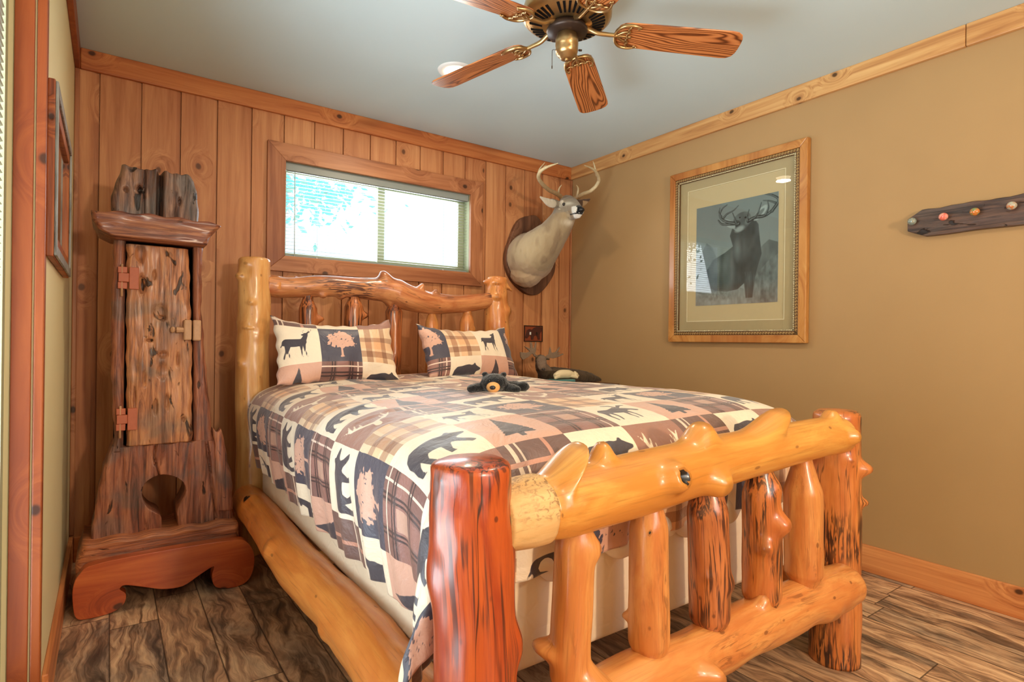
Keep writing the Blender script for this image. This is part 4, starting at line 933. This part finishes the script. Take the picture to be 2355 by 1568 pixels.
AL = [[(2.535, 3.01, 2.045), (2.518, 3.000, 2.062), (2.459, 2.990, 2.078), (2.390, 2.980, 2.088), (2.309, 2.950, 2.110), (2.256, 2.920, 2.133), (2.235, 2.880, 2.154), (2.247, 2.850, 2.173), (2.285, 2.830, 2.194), (2.328, 2.810, 2.212)],
      [(2.257, 2.920, 2.138), (2.262, 2.920, 2.184), (2.316, 2.930, 2.246)], [(2.239, 2.865, 2.160), (2.263, 2.870, 2.190), (2.291, 2.880, 2.210)], [(2.485, 2.992, 2.075), (2.480, 2.98, 2.110), (2.487, 2.960, 2.136)]]
AR = [[(2.625, 3.02, 2.062), (2.668, 3.000, 2.088), (2.707, 2.990, 2.113), (2.762, 2.980, 2.138), (2.790, 2.950, 2.173), (2.790, 2.920, 2.211), (2.730, 2.880, 2.238), (2.659, 2.850, 2.249), (2.560, 2.820, 2.245)],
      [(2.750, 2.900, 2.226), (2.731, 2.900, 2.285), (2.721, 2.910, 2.327)], [(2.655, 2.996, 2.088), (2.652, 2.980, 2.138), (2.617, 2.960, 2.156)]]
for A in (AL, AR):
    pr = [tube(A[0], [.014, .0155, .014, .0135, .013, .0125, .012, .010, .007, .003], 12, 44)]+[tube(q, [.0075, .006, .002], 10, 14) for q in A[1:-1]]+[tube(A[-1], [.009, .006, .002], 10, 12), ball(A[0][1], (.021, .021, .014), 12, 8)]
    fuse('antler', pr, .0026, 1, M['antler'], deer_, antcol)

# ------------------------------------------------------------------ framed deer print on the tan wall
pic = thing('framed_picture', 'large framed deer print with beaded gold frame on the tan wall', 'picture', (X1, 1.975, 1.615))
PY0, PY1, PZ0, PZ1 = 1.530, 2.415, 1.083, 2.148
def ring(y0, y1, z0, z1, w, xa, xb):
    """four mitred bars facing -x; (y,z) outline"""
    o = [(y0, z0), (y1, z0), (y1, z1), (y0, z1)]; i = [(y0+w, z0+w), (y1-w, z0+w), (y1-w, z1-w), (y0+w, z1-w)]
    return [prism([o[k], o[(k+1) % 4], i[(k+1) % 4], i[k]], xa, xb, 0) for k in range(4)]
M['fr'] = wood('maple_frame', S(206, 152, 84), S(190, 130, 64), S(162, 100, 48), 2, .35, 1.5, grain=14, kr=.02, bump=.05, coat=.3)
M['orn'] = flat('dark_bronze_moulding', S(112, 82, 50), .4, .5, .4, var=.25, sc=200)
M['bead'] = flat('silver_bead', S(206, 196, 160), .28, .6, .7, var=.1, sc=200)
XF = X1-.036
build('frame', ring(PY0, PY1, PZ0, PZ1, .043, XF, X1-.002), M['fr'], pic, smooth=False, bevel=.004)
build('moulding', ring(PY0+.043, PY1-.043, PZ0+.043, PZ1-.043, .020, XF+.004, X1-.004), M['orn'], pic, smooth=False, bevel=.003)
beads = []; 
def along(y0, y1, z0, z1, st):
    out = []
    for a in np.arange(y0, y1, st): out += [(a, z0, 0), (a, z1, 0)]
    for a in np.arange(z0, z1, st): out += [(y0, a, 1), (y1, a, 1)]
    return out
for y, z, v in along(PY0+.053, PY1-.053, PZ0+.053, PZ1-.053, .0165):
    M4 = Matrix.Translation((XF+.003, y, z)) @ Matrix.Rotation(pi/2, 4, 'Y')
    n = 12; Vt = []; 
    beads.append(rotv((lambda vf: vf)(tube([(.0052*cos(a), .0052*sin(a), 0) for a in np.linspace(0, 1.6*pi, 9)], .0016, 5, 12)), M4)); beads.append(ball((XF+.002, y, z), .0022, 6, 4))
build('scrollwork', beads, flat('gilt_scroll', S(198, 166, 108), .35, .6, .5, var=.1, sc=200), pic)
rb = []
for y, z, v in along(PY0+.068, PY1-.068, PZ0+.068, PZ1-.068, .0095): rb.append(ball((XF+.006, y, z), (.0042, .0050, .0050), 8, 5))
build('rope_bead', rb, M['bead'], pic)
build('lip', ring(PY0+.063, PY1-.063, PZ0+.063, PZ1-.063, .010, XF+.008, X1-.004), M['orn'], pic, smooth=False)
M['mat1'] = flat('olive_mat_board', S(176, 158, 118), .8, .2, var=.03); M['mat2'] = flat('pale_mat_board', S(196, 178, 136), .8, .2, var=.03)
build('backing', [box(X1-.010, X1-.003, PY0+.066, PY1-.066, PZ0+.066, PZ1-.066)], M['mat2'], pic, smooth=False)
build('mat_board', ring(PY0+.068, PY1-.068, PZ0+.068, PZ1-.068, .058, X1-.016, X1-.011), M['mat1'], pic, smooth=False)
build('mat_bevel', ring(PY0+.126, PY1-.126, PZ0+.126, PZ1-.126, .004, X1-.0155, X1-.011), flat('mat_bevel', S(226, 214, 176), .7), pic, smooth=False)
# the print itself: 0..1 left to right as seen from the room (y 2.22 -> 1.70), 0..1 upwards
GN, GM = 176, 200
aa, bb = np.meshgrid((np.arange(GN)+.5)/GN, (np.arange(GM)+.5)/GM)
asp = .60/.525
def art():
    global gx, gy
    gx, gy = aa, bb*asp; H = asp
    q = np.stack([aa.ravel(), bb.ravel(), 0*aa.ravel()], 1); nz = lambda s, k, o=3: vnoise(q*s, 1, k, o).reshape(aa.shape)
    g = .40+.10*nz([3, 2, 1], 1)-.10*(bb-.6)                    # sky
    tint = np.array([.80, 1.0, .96])
    def lay(m, val, soft=.006): 
        nonlocal g; w = np.clip(m/soft+.5, 0, 1); g = g*(1-w)+val*w
    lay(sd_poly([(0, 0), (0, .50), (.08, .62), (.14, .72), (.22, .66), (.28, .52), (.34, .40), (.34, 0)]), .26+.10*nz([14, 5, 1], 2))
    lay(sd_poly([(.72, 0), (.74, .46), (.82, .60), (.90, .66), (1.0, .62), (1.0, 0)]), .25+.10*nz([14, 6, 1], 3))
    lay(sd_poly([(.60, 0), (.70, .22), (.80, .34), (.90, .44), (1.0, .50), (1.0, 0)]), .30+.18*nz([30, 18, 1], 4))
    lay(sd_poly([(0, 0), (0, .16), (.10, .12), (.25, .14), (.42, .12), (.52, .20), (.62, .16), (.66, 0)]), .42+.22*nz([24, 14, 1], 5))
    body = mx(sd_poly([(.16, .22), (.14, .40), (.24, .52), (.38, .58), (.48, .64), (.44, .76), (.47, .84), (.52, .80), (.60, .82), (.72, .92), (.78, .84), (.80, .66), (.82, .52), (.78, .40), (.74, .24), (.72, .06), (.64, .06), (.62, .22), (.54, .16), (.40, .14), (.26, .16)]))
    lay(body, .135+.09*nz([9, 6, 1], 6)+.10*np.exp(-(((aa-.30)/.12)**2+((bb*asp-.42)/.09)**2))+.12*np.exp(-(((aa-.47)/.03)**2+((bb*asp-.40)/.2)**2)))
    lay(sd_poly([(.50, .84), (.54, .80), (.62, .80), (.70, .88), (.68, .96), (.60, 1.0)]), .17+.06*nz([20, 10, 1], 7))           # neck/cheek
    lay(sd_ell((.585, .925), .105, .075, .25), .20+.12*nz([18, 12, 1], 8)); lay(sd_ell((.515, .885), .05, .038, .1), .13)
    lay(sd_ell((.56, .82), .055, .028, .3), .52, .02); lay(sd_ell((.66, .90), .05, .03, .9), .30, .02); lay(sd_ell((.495, .895), .016, .013), .05); lay(sd_cap((.48, .862), (.54, .856), .004), .05)
    lay(sd_ell((.535, .60), .03, .09), .30, .05)
    lay(sd_ell((.63, .935), .015, .010), .04); lay(sd_ell((.56, .945), .010, .008), .04)
    lay(sd_ell((.435, .895), .085, .036, -.65), .55+.1*nz([20, 20, 1], 9)); lay(sd_ell((.80, .955), .10, .040, .75), .60+.1*nz([20, 20, 1], 9)); lay(sd_ell((.80, .955), .06, .020, .75), .30)
    def horn(P, r0, r1):
        Pp = spline(P, 30); R = np.linspace(r0, r1, 30)
        m = mx(*[sd_cap(Pp[k], Pp[k+1], R[k], R[k+1]) for k in range(29)]); lay(m, .09+.08*nz([60, 60, 1], 10), .005); lay(mx(*[sd_cap(Pp[k]-[.004, 0], Pp[k+1]-[.004, 0], R[k]*.3, R[k+1]*.3) for k in range(29)]), .30, .006)
    for P, a, b in (([(.55, .99), (.45, 1.0), (.34, 1.02), (.29, 1.08)], .020, .008), ([(.50, 1.0), (.38, 1.05), (.31, 1.13), (.34, 1.22), (.40, 1.26)], .018, .006), ([(.36, 1.10), (.40, 1.14), (.48, 1.17), (.54, 1.22)], .014, .005), ([(.52, 1.0), (.50, 1.06), (.47, 1.14)], .012, .005), ([(.33, 1.12), (.30, 1.18), (.31, 1.24)], .012, .004),
                    ([(.66, 1.0), (.74, 1.03), (.84, 1.03), (.92, 1.07), (.99, 1.16)], .020, .014), ([(.93, 1.07), (1.0, 1.18), (.95, 1.25), (.85, 1.30), (.80, 1.33)], .018, .006), ([(.74, 1.03), (.78, 1.10), (.81, 1.20)], .014, .005), ([(.66, 1.0), (.65, 1.07), (.67, 1.14)], .012, .005), ([(.86, 1.04), (.89, 1.12), (.88, 1.2)], .012, .005), ([(.97, 1.16), (.90, 1.20), (.83, 1.22)], .012, .005)):
        horn([(x, y*.86+.03) for x, y in P], a, b)
    lay(sd_ell((.28, .10), .24, .05), .34+.2*nz([40, 30, 1], 12), .03)
    gr = nz([60, 8, 1], 14); g = g+.10*np.clip(gr, 0, 1)*(bb < .30)*(aa > .55)
    col = np.clip(g, .02, 1)[..., None]*tint
    warm = np.clip(1-bb*4.5, 0, 1)[..., None]*np.array([.10, .03, .0])
    return np.clip(col*.62+warm*.8, 0, 1)
artc = art(); gx, gy = np.meshgrid((np.arange(RES)+.5)/RES, (np.arange(RES)+.5)/RES)
ay0, ay1, az0, az1 = 1.697, 2.225, 1.306, 1.905
us_ = np.linspace(ay1, ay0, GN+1); vs_ = np.linspace(az0, az1, GM+1); U, V = np.meshgrid(us_, vs_)
Pp = np.stack([np.full(U.size, X1-.0118), U.ravel(), V.ravel()], 1); i, j = np.meshgrid(np.arange(GN), np.arange(GM)); a = (j*(GN+1)+i).ravel(); Fq = np.stack([a, a+1, a+GN+2, a+GN+1], 1)
pb = np.array([(X1-.0105, ay1, az0), (X1-.0105, ay0, az0), (X1-.0105, ay0, az1), (X1-.0105, ay1, az1)])
cc = np.ones((len(Fq)*4+4, 4)); cc[:len(Fq)*4, :3] = np.repeat(artc.reshape(-1, 3), 4, 0)
build('print', [(Pp, Fq), (pb, [(3, 2, 1, 0)])], painted('deer_print', .8, .1), pic, smooth=False, attrs={'col': ('FLOAT_COLOR', 'CORNER', cc)})
build('glazing', [box(X1-.021, X1-.0185, PY0+.064, PY1-.064, PZ0+.064, PZ1-.064)], glass('picture_glass', (.97, .98, .98, 1), 1.55), pic, smooth=False)

# ------------------------------------------------------------------ knob rack on the tan wall
rack = thing('coat_rack', 'dark weathered board coat rack with round stone knobs on the tan wall', 'coat rack', (X1, .72, 1.56))
M['rackw'] = driftmat('black_brown_board', S(112, 82, 64), S(76, 54, 44), S(30, 22, 18), S(96, 84, 76), gamt=.5, axis=1, holes=.8)
zr = lambda y: 1.682+.003*math.sin(y*23)
top = [(y, 1.680+.002*sin(y*31)+.0015*sin(y*77)) for y in np.linspace(1.022, .18, 40)]; bot = [(y, 1.561+.0015*sin(y*25)) for y in np.linspace(.19, 1.010, 40)]
rk = build('board', [prism([(1.078, 1.592), (1.079, 1.646)]+top+[(.12, 1.65), (.12, 1.595)]+bot, X1-.030, X1-.001, 0)], M['rackw'], rack, smooth=False, bevel=.003)
kc = [((110, 132, 132), (150, 150, 130)), ((226, 110, 92), (236, 170, 150)), ((206, 120, 50), (120, 140, 90)), ((176, 178, 160), (196, 120, 70)), ((120, 140, 130), (90, 90, 80)), ((190, 110, 80), (150, 140, 110))]
for k, (ky, kz) in enumerate([(1.051, 1.629), (.934, 1.630), (.826, 1.632), (.708, 1.635), (.55, 1.635), (.40, 1.635)]):
    t = T('stone_knob', .15, .6); n = t.noise(t.coord(), 45, 3, .6, 1.0); t.col(t.mix(t.step(n, .42, .56), S(*kc[k][0]), S(*kc[k][1]))); t.b.inputs['Coat Weight'].default_value = .6
    b = build('knob', [ball((X1-.056, ky, kz), (.016, .0175, .0165), 24, 14)], t.m, rack)
    build('stem', [tube([(X1-.030, ky, kz), (X1-.048, ky, kz)], .007, 12, 3)], M['orn'], b)

# ------------------------------------------------------------------ rustic framed mirror on the left wall
lp = thing('framed_mirror', 'narrow rustic wood-framed mirror seen almost edge-on, mounted on the cream left wall', 'mirror', (X0, 2.37, 1.53))
M['rfr'] = wood('rough_orange_frame', S(196, 122, 66), S(170, 94, 48), S(110, 60, 34), 2, .5, 6.0, grain=20, kr=.06, bump=.5)
M['rfg'] = driftmat('grey_lichen_edge', S(166, 166, 156), S(120, 122, 116), S(60, 56, 52), S(176, 180, 172), gamt=.6)
LY0, LY1, LZ0, LZ1 = 2.012, 2.742, 1.293, 1.782
build('frame', ring(LY0, LY1, LZ0, LZ1, .070, X0+.001, X0+.018), M['rfr'], lp, smooth=False, bevel=.003)
build('inner_trim', ring(LY0+.004, LY1-.004, LZ0+.004, LZ1-.004, .030, X0+.018, X0+.0245), M['rfg'], lp, smooth=False, bevel=.002)
mm = T('mirror_glass', .05, .5); mm.col(S(190, 200, 205)); mm.b.inputs['Metallic'].default_value = 1.0
build('mirror', [box(X0+.003, X0+.009, LY0+.068, LY1-.068, LZ0+.068, LZ1-.068)], mm.m, lp, smooth=False)

# ------------------------------------------------------------------ ceiling fan
FX, FY, ZBL, A0 = 1.398, 1.645, 2.20, math.radians(-34.6)
fan = thing('ceiling_fan', 'five-blade oak ceiling fan with antique brass motor and ornate blade arms', 'ceiling fan', (FX, FY, CE))
def brass():
    t = T('antique_brass', .30, .6); co = t.coord(); n = t.noise(co, 12, 3); t.col(t.mix(n, S(150, 116, 74), S(206, 172, 118))); t.b.inputs['Metallic'].default_value = .9; return t.m
M['brass'] = brass(); M['brassd'] = flat('dark_bronze', S(60, 46, 38), .4, .5, .6)
M['bladem'] = None
def blademat():
    t = T('oak_blade', .32, .45); co = t.coord()
    w = t.noise(t.scale(co, (1.6, 9, 9)), 1.0, 2, .5, .3)
    v = t.addv(t.scale(co, (1.4, 26, 26)), t.n('CombineXYZ', {0: 0.0, 1: t.math('MULTIPLY', w, 5.0), 2: 0.0}).outputs[0])
    wv = t.n('TexWave', {'Vector': v, 'Scale': .95, 'Distortion': 1.8, 'Detail': 3.0, 'Detail Scale': 1.2}, wave_type='BANDS', bands_direction='Y').outputs['Fac']
    f = t.noise(t.scale(co, (5, 160, 160)), 1.0, 3)
    c = t.ramp(wv, [(.0, S(96, 48, 22)), (.22, S(150, 84, 42)), (.55, S(184, 110, 60)), (1.0, S(196, 124, 70))])
    c = t.mix(t.math('MULTIPLY', t.step(f, .5, .75), .35), c, S(104, 56, 28)); t.col(c); t.bump(wv, .12, .002)
    t.b.inputs['Coat Weight'].default_value = .35; t.b.inputs['Coat Roughness'].default_value = .15
    return t.m
M['bladem'] = blademat()
c0 = (FX, FY, 0)
build('canopy', [lathe([(.020, 2.395), (.055, 2.398), (.072, 2.415), (.078, CE-.0005)], 40, c0)], M['brass'], fan)
build('downrod', [lathe([(.014, 2.355), (.014, 2.40)], 20, c0)], M['brass'], fan)
mh = build('motor_housing', [lathe([(.060, 2.268), (.085, 2.262), (.150, 2.278), (.166, 2.292), (.168, 2.318), (.160, 2.345), (.12, 2.362), (.05, 2.368)], 64, c0)], M['brass'], fan)
vent = []
for k in range(40):
    if k % 8 == 7: continue
    a = 2*pi*k/40; Mx = Matrix.Translation((FX, FY, 0)) @ Matrix.Rotation(a, 4, 'Z')
    vent.append(rotv(([(.094, -.0035, 2.2615), (.142, -.0050, 2.2735), (.142, .0050, 2.2735), (.094, .0035, 2.2615), (.094, -.0035, 2.2665), (.142, -.0050, 2.2785), (.142, .0050, 2.2785), (.094, .0035, 2.2665)], [(0, 1, 2, 3), (7, 6, 5, 4), (0, 4, 5, 1), (1, 5, 6, 2), (2, 6, 7, 3), (3, 7, 4, 0)]), Mx))
build('vent_slots', vent, M['black'], mh, smooth=False)
build('flywheel', [lathe([(.030, 2.232), (.074, 2.234), (.078, 2.246), (.066, 2.266), (.03, 2.268)], 48, c0)], M['brassd'], fan)
sh = build('switch_housing', [lathe([(.008, 2.140), (.024, 2.141), (.028, 2.150), (.034, 2.152), (.040, 2.160), (.0425, 2.172), (.0415, 2.186), (.043, 2.188), (.043, 2.214), (.041, 2.217), (.037, 2.232), (.022, 2.242), (.018, 2.262)], 48, c0)], M['brass'], fan)
build('finial', [ball((FX, FY, 2.139), (.007, .007, .006), 14, 8)], M['brass'], sh)
build('switch_knob', [tube([(FX+.040, FY-.022, 2.176), (FX+.050, FY-.028, 2.176)], .004, 8, 3)], M['brassd'], sh)
build('pull_chain', [tube([(FX-.038, FY+.016, 2.170), (FX-.050, FY+.022, 2.168), (FX-.052, FY+.023, 2.155), (FX-.052, FY+.023, 2.105)], .0011, 6, 20), tube([(FX-.052, FY+.023, 2.108), (FX-.052, FY+.023, 2.098)], .0022, 8, 3)], M['brassd'], sh)
bpoly = []
for x, w in ((.185, .030), (.192, .046), (.208, .058), (.235, .063), (.35, .066), (.50, .069), (.60, .071), (.625, .068), (.642, .056), (.650, .036), (.652, .014)): bpoly.append((x, w))
bpoly = bpoly+[(x, -w) for x, w in reversed(bpoly)]
blade_proto = None
iron = []
iron.append(tube([(.060, 0, 2.214), (.085, 0, 2.208), (.115, 0, 2.196), (.150, 0, 2.194), (.190, 0, 2.194)], [.012, .010, .009, .0085, .008], 10, 24, flat_=.8))
for s_ in (-1, 1):
    iron.append(tube([(.178, 0, 2.194), (.185, s_*.030, 2.193), (.205, s_*.052, 2.193), (.240, s_*.058, 2.193), (.272, s_*.050, 2.193)], [.006, .007, .0075, .007, .004], 8, 24, flat_=.7))
    iron.append(tube([(.186, 0, 2.193), (.205, s_*.018, 2.193), (.225, s_*.026, 2.193)], [.005, .005, .004], 8, 10))
    iron.append(tube([(.228, s_*.001, 2.192), (.224, s_*.014, 2.191), (.232, s_*.026, 2.191), (.226, s_*.038, 2.191), (.234, s_*.052, 2.192)], .0038, 8, 20))
    iron.append(ball((.262, s_*.047, 2.191), (.007, .007, .003), 8, 6))
iron.append(tube([(.186, 0, 2.193), (.232, 0, 2.193)], [.006, .004], 8, 6)); iron.append(ball((.235, 0, 2.191), (.007, .007, .003), 8, 6))
iron.append(([(.120, 0, 0)]*0, []))
pitch = Matrix.Rotation(math.radians(-11), 4, 'X')
for k in range(5):
    a = A0+k*2*pi/5; R = Matrix.Rotation(a, 4, 'Z')
    bo = bpy.data.objects.new('blade', None) if False else None
    Mp = Matrix.Translation((.65, 0, ZBL)) @ Matrix.Rotation(math.radians(4.6), 4, 'Y') @ Matrix.Translation((-.65, 0, 0)) @ pitch @ Matrix.Translation((0, 0, -ZBL))
    me_parts = [rotv(prism(bpoly, ZBL-.003, ZBL+.003, 2), Mp)]
    b = build('blade', me_parts, M['bladem'], None, smooth=False, bevel=.0022)
    b.parent = fan; b.location = (0, 0, -CE); b.rotation_euler = (0, 0, a)
    ir = build('blade_iron', [rotv(p, Mp) for p in iron if p[1]], M['brass'], None)
    ir.parent = fan; ir.location = (0, 0, -CE); ir.rotation_euler = (0, 0, a)

# ------------------------------------------------------------------ toy bear on the comforter
def paint(c0):
    return lambda P, *L: c0
plush = thing('plush_bear', 'small black plush bear with tan muzzle lying face down on the comforter', 'stuffed toy', (1.20, 1.80, .884))
PBM = Matrix.Translation((1.185, 1.79, .880)) @ Matrix.Rotation(math.radians(-34), 4, 'Z') @ Matrix.Scale(.84, 4) @ Matrix.Scale(.86, 4, (0, 0, 1))
def L(parts): return [rotv(p, PBM) for p in parts]
M['plush'] = painted('black_plush', .85, .2, .9, 260, .5)
pbp = [ball((0, .0, .052), (.062, .052, .050)), ball((-.042, .006, .096), (.015, .010, .014)), ball((.042, .006, .096), (.015, .010, .014)), ball((0, .085, .040), (.058, .075, .040)),
       tube([(-.03, .03, .030), (-.070, .005, .026), (-.096, -.012, .022)], [.024, .026, .024], 14, 12), ball((-.098, -.014, .022), (.024, .022, .021)),
       tube([(.03, .02, .030), (.066, -.004, .026), (.090, -.018, .022)], [.026, .026, .024], 14, 12), ball((.090, -.020, .022), (.030, .022, .021)), ball((.128, .050, .030), (.034, .026, .028)), tube([(.05, .08, .03), (.10, .066, .03), (.13, .05, .028)], [.03, .028, .026], 12, 10)]
def pbcol(P):
    n = vnoise(P, 60, 3, 2)[:, None]; return np.array(srgb(14, 15, 19)[:3])*(1+.6*n)
fuse('body', L(pbp), .004, 2, M['plush'], plush, pbcol, disp=lambda P: .0022*vnoise(P, 130, 4, 2))
mz = build('muzzle', L([ball((-.004, -.045, .034), (.030, .026, .028), 24, 16)]), flat('tan_plush', S(226, 170, 108), .8, .2, var=.12, sc=160), plush)
build('nose', L([ball((-.006, -.070, .034), (.013, .008, .011), 16, 10)]), flat('dark_nose', S(36, 30, 32), .35, .6), mz)
for x in (-.020, .018): build('eye', L([ball((x, -.048, .066), .0042, 12, 8)]), eyem, plush)

# ------------------------------------------------------------------ nightstand with figurines behind the bed
ns = thing('nightstand', 'wooden nightstand in the corner behind the bed, hidden under the moose figure', 'nightstand', (2.56, 3.05, 0))
M['nsw'] = wood('dark_nightstand_wood', S(120, 78, 50), S(96, 58, 36), S(64, 38, 24), 0, .45, 2.0)
build('table_top', [box(2.20, 2.84, 2.745, 3.33, .770, .795)], M['nsw'], ns, smooth=False, bevel=.004)
build('body', [box(2.24, 2.80, 2.78, 3.31, .10, .770)], M['nsw'], ns, smooth=False, bevel=.003)
for z in (.20, .48):
    dw = build('drawer', [box(2.27, 2.77, 2.768, 2.782, z, z+.24)], M['nsw'], ns, smooth=False, bevel=.003)
    build('knob', [ball((2.52, 2.757, z+.12), .014, 14, 8)], M['orn'], dw)
for x in (2.27, 2.77):
    for y in (2.85, 3.28): build('leg', [box(x-.025, x+.025, y-.025, y+.025, 0, .10)], M['nsw'], ns, smooth=False)

moose = thing('moose_figurine', 'brown resting moose figure with broad antlers in the corner behind the right pillow', 'figurine', (2.55, 2.97, .795))
M['moosef'] = painted('carved_brown_fur', .8, .15, 1.0, 170, .1)
mb = [tube([(2.34, 2.95, .850), (2.44, 2.97, .850), (2.58, 2.98, .844), (2.72, 2.985, .832), (2.80, 2.99, .822), (2.90, 2.99, .806)], [.052, .056, .050, .042, .034, .010], 20, 40),
      tube([(2.36, 2.95, .87), (2.315, 2.935, .905), (2.295, 2.92, .935)], [.048, .042, .036], 16, 12),
      tube([(2.300, 2.935, .955), (2.285, 2.90, .940), (2.265, 2.87, .915), (2.260, 2.86, .903)], [.036, .034, .028, .024], 16, 14),
      ball((2.262, 2.862, .908), (.028, .022, .022)), ball((2.300, 2.93, .965), (.040, .03, .024)), tube([(2.33, 2.93, .965), (2.365, 2.92, .960)], [.012, .006], 8, 6)]
def moosecol(P):
    n = vnoise(P*[40, 40, 40], 1, 3, 3)[:, None]; c = np.array(srgb(88, 72, 54)[:3])*(1+.35*n)
    c = np.where(((P[:, 1] < 2.915) & (P[:, 2] > .885))[:, None], np.array(srgb(128, 106, 88)[:3])*(1+.2*n), c); return c
fuse('body', mb, .0045, 2, M['moosef'], moose, moosecol, disp=lambda P: .003*vnoise(P, 90, 4, 2))
M['palm'] = flat('brown_antler_palm', S(128, 106, 86), .6, .3, var=.2, sc=60)
MLP, MRP = [(2.244,0.989), (2.224,0.996), (2.197,0.975), (2.152,0.956), (2.135,0.976), (2.132,1.007), (2.185,1.002), (2.207,1.011), (2.162,1.045), (2.213,1.029), (2.209,1.070), (2.223,1.070), (2.232,1.030), (2.244,1.034), (2.255,1.073), (2.260,1.070), (2.258,1.020), (2.250,0.998)], [(2.332,0.965), (2.340,0.979), (2.364,0.993), (2.375,1.041), (2.387,1.002), (2.423,1.007), (2.456,1.042), (2.459,1.037), (2.435,1.002), (2.465,1.007), (2.441,0.988), (2.487,0.997), (2.490,0.990), (2.448,0.974), (2.406,0.965), (2.364,0.968), (2.343,0.956)]
for k, (pp0, bs) in enumerate(((MLP, (2.282, 2.935, .970)), (MRP, (2.318, 2.935, .970)))):
    o = build('antler', [prism(pp0, 2.922, 2.934, 1), tube([bs, (pp0[0][0], 2.928, pp0[0][1])], [.010, .009], 10, 5)], M['palm'], moose, smooth=False, bevel=.0035)
build('nose', [ball((2.256, 2.842, .900), (.014, .008, .009))], flat('moose_nose', S(58, 46, 40), .6), moose)
for x in (2.268, 2.312): build('eye', [ball((x, 2.896, .958), .0045, 10, 8)], eyem, moose)

pol = thing('polar_bear_figurine', 'cream polar bear figurine lying on teal ice in front of the moose figure', 'figurine', (2.40, 2.80, .795))
POL = Matrix.Translation((-.068, -.042, .018))
build('ice_base', [rotv(prism(smoothpoly([(2.33, 2.80), (2.42, 2.79), (2.52, 2.80), (2.53, 2.87), (2.44, 2.90), (2.34, 2.88)], 3), .777, .818, 2), POL)], flat('teal_ice', S(74, 132, 134), .25, .5, var=.25, sc=40), pol, smooth=False, bevel=.006)
fuse('bear', [rotv(q, POL) for q in [tube([(2.385, 2.845, .838), (2.43, 2.845, .850), (2.49, 2.84, .850), (2.53, 2.835, .845)], [.018, .028, .028, .018], 16, 24), ball((2.545, 2.83, .846), (.020, .017, .016)), ball((2.562, 2.828, .838), (.012, .009, .009)), ball((2.538, 2.822, .862), .006), ball((2.545, 2.840, .862), .006),
     tube([(2.50, 2.825, .84), (2.55, 2.815, .828)], [.013, .010], 10, 8), tube([(2.40, 2.825, .84), (2.36, 2.815, .829)], [.014, .010], 10, 8)]], .003, 2, painted('cream_resin', .5, .4, .2, 200), pol, lambda P: np.tile(np.array(srgb(234, 216, 176)[:3]), (len(P), 1)))

# ------------------------------------------------------------------ moose cut-out switch plate
sp = thing('switch_plate', 'dark bronze switch plate with a moose cut-out on the cedar wall, above the moose figure', 'switch plate', (2.60, Y0, 1.134))
sx0, sx1, sz0, sz1 = 2.515, 2.690, 1.073, 1.194
build('plate', [box(sx0, sx1, Y0-.004, Y0-.0005, sz0, sz1)], flat('copper_plate', S(150, 74, 44), .45, .5, .3, var=.3, sc=50), sp, smooth=False)
build('border', [box(sx0, sx1, Y0-.008, Y0-.004, sz0, sz0+.007), box(sx0, sx1, Y0-.008, Y0-.004, sz1-.007, sz1), box(sx0, sx0+.007, Y0-.008, Y0-.004, sz0+.007, sz1-.007), box(sx1-.007, sx1, Y0-.008, Y0-.004, sz0+.007, sz1-.007)], M['brassd'], sp, smooth=False)
msp = [(.06, .30), (.10, .50), (.14, .70), (.26, .78), (.42, .74), (.52, .86), (.66, .92), (.80, .94), (.92, .90), (.96, .74), (.90, .62), (.86, .56), (.82, .42), (.84, .14), (.74, .12), (.70, .34), (.62, .40), (.52, .34), (.48, .12), (.38, .12), (.36, .36), (.28, .44), (.24, .32), (.18, .22), (.10, .20)]
build('moose_emblem', [prism([(sx0+.175*x, sz0+.121*z) for x, z in msp], Y0-.0095, Y0-.004, 1)], flat('dark_red_enamel', S(74, 34, 26), .4, .5), sp, smooth=False, bevel=.001)
for x, c in ((sx0+.052, M['white']), (sx0+.115, M['brassd'])): build('toggle', [box(x-.005, x+.005, Y0-.018, Y0-.008, 1.124, 1.146)], c, sp, smooth=False, bevel=.0015)

# ------------------------------------------------------------------ tree outside the back window
tree = thing('garden_tree', 'blue-green leafy tree outside the back window, seen through the blind', 'tree', (1.15, 4.05, 0))
build('trunk', [tube([(1.1, 4.06, 0), (1.12, 4.05, 1.0), (1.15, 4.05, 1.60)], [.05, .04, .02], 10, 8)], M['bark'], tree)
rr = random.Random(5); lv = []
for k in range(520):
    x, y, z = rr.gauss(1.02, .27), rr.uniform(3.95, 4.2), rr.gauss(2.14, .13); s_ = rr.uniform(.02, .045)
    Mx = Matrix.Translation((x, y, z)) @ Matrix.Rotation(rr.uniform(0, 6.3), 4, 'Y') @ Matrix.Rotation(rr.uniform(-1, 1), 4, 'X')
    lv.append(rotv(([(-s_, 0, 0), (0, 0, s_*.45), (s_, 0, 0), (0, 0, -s_*.45), (0, .003, 0)], [(0, 1, 4), (1, 2, 4), (2, 3, 4), (3, 0, 4)]), Mx))
lt = T('blue_green_leaf', .6, .2); lt.col(S(116, 198, 216)); lt.b.inputs['Transmission Weight'].default_value = 0.0
build('foliage', lv, lt.m, tree, smooth=False)
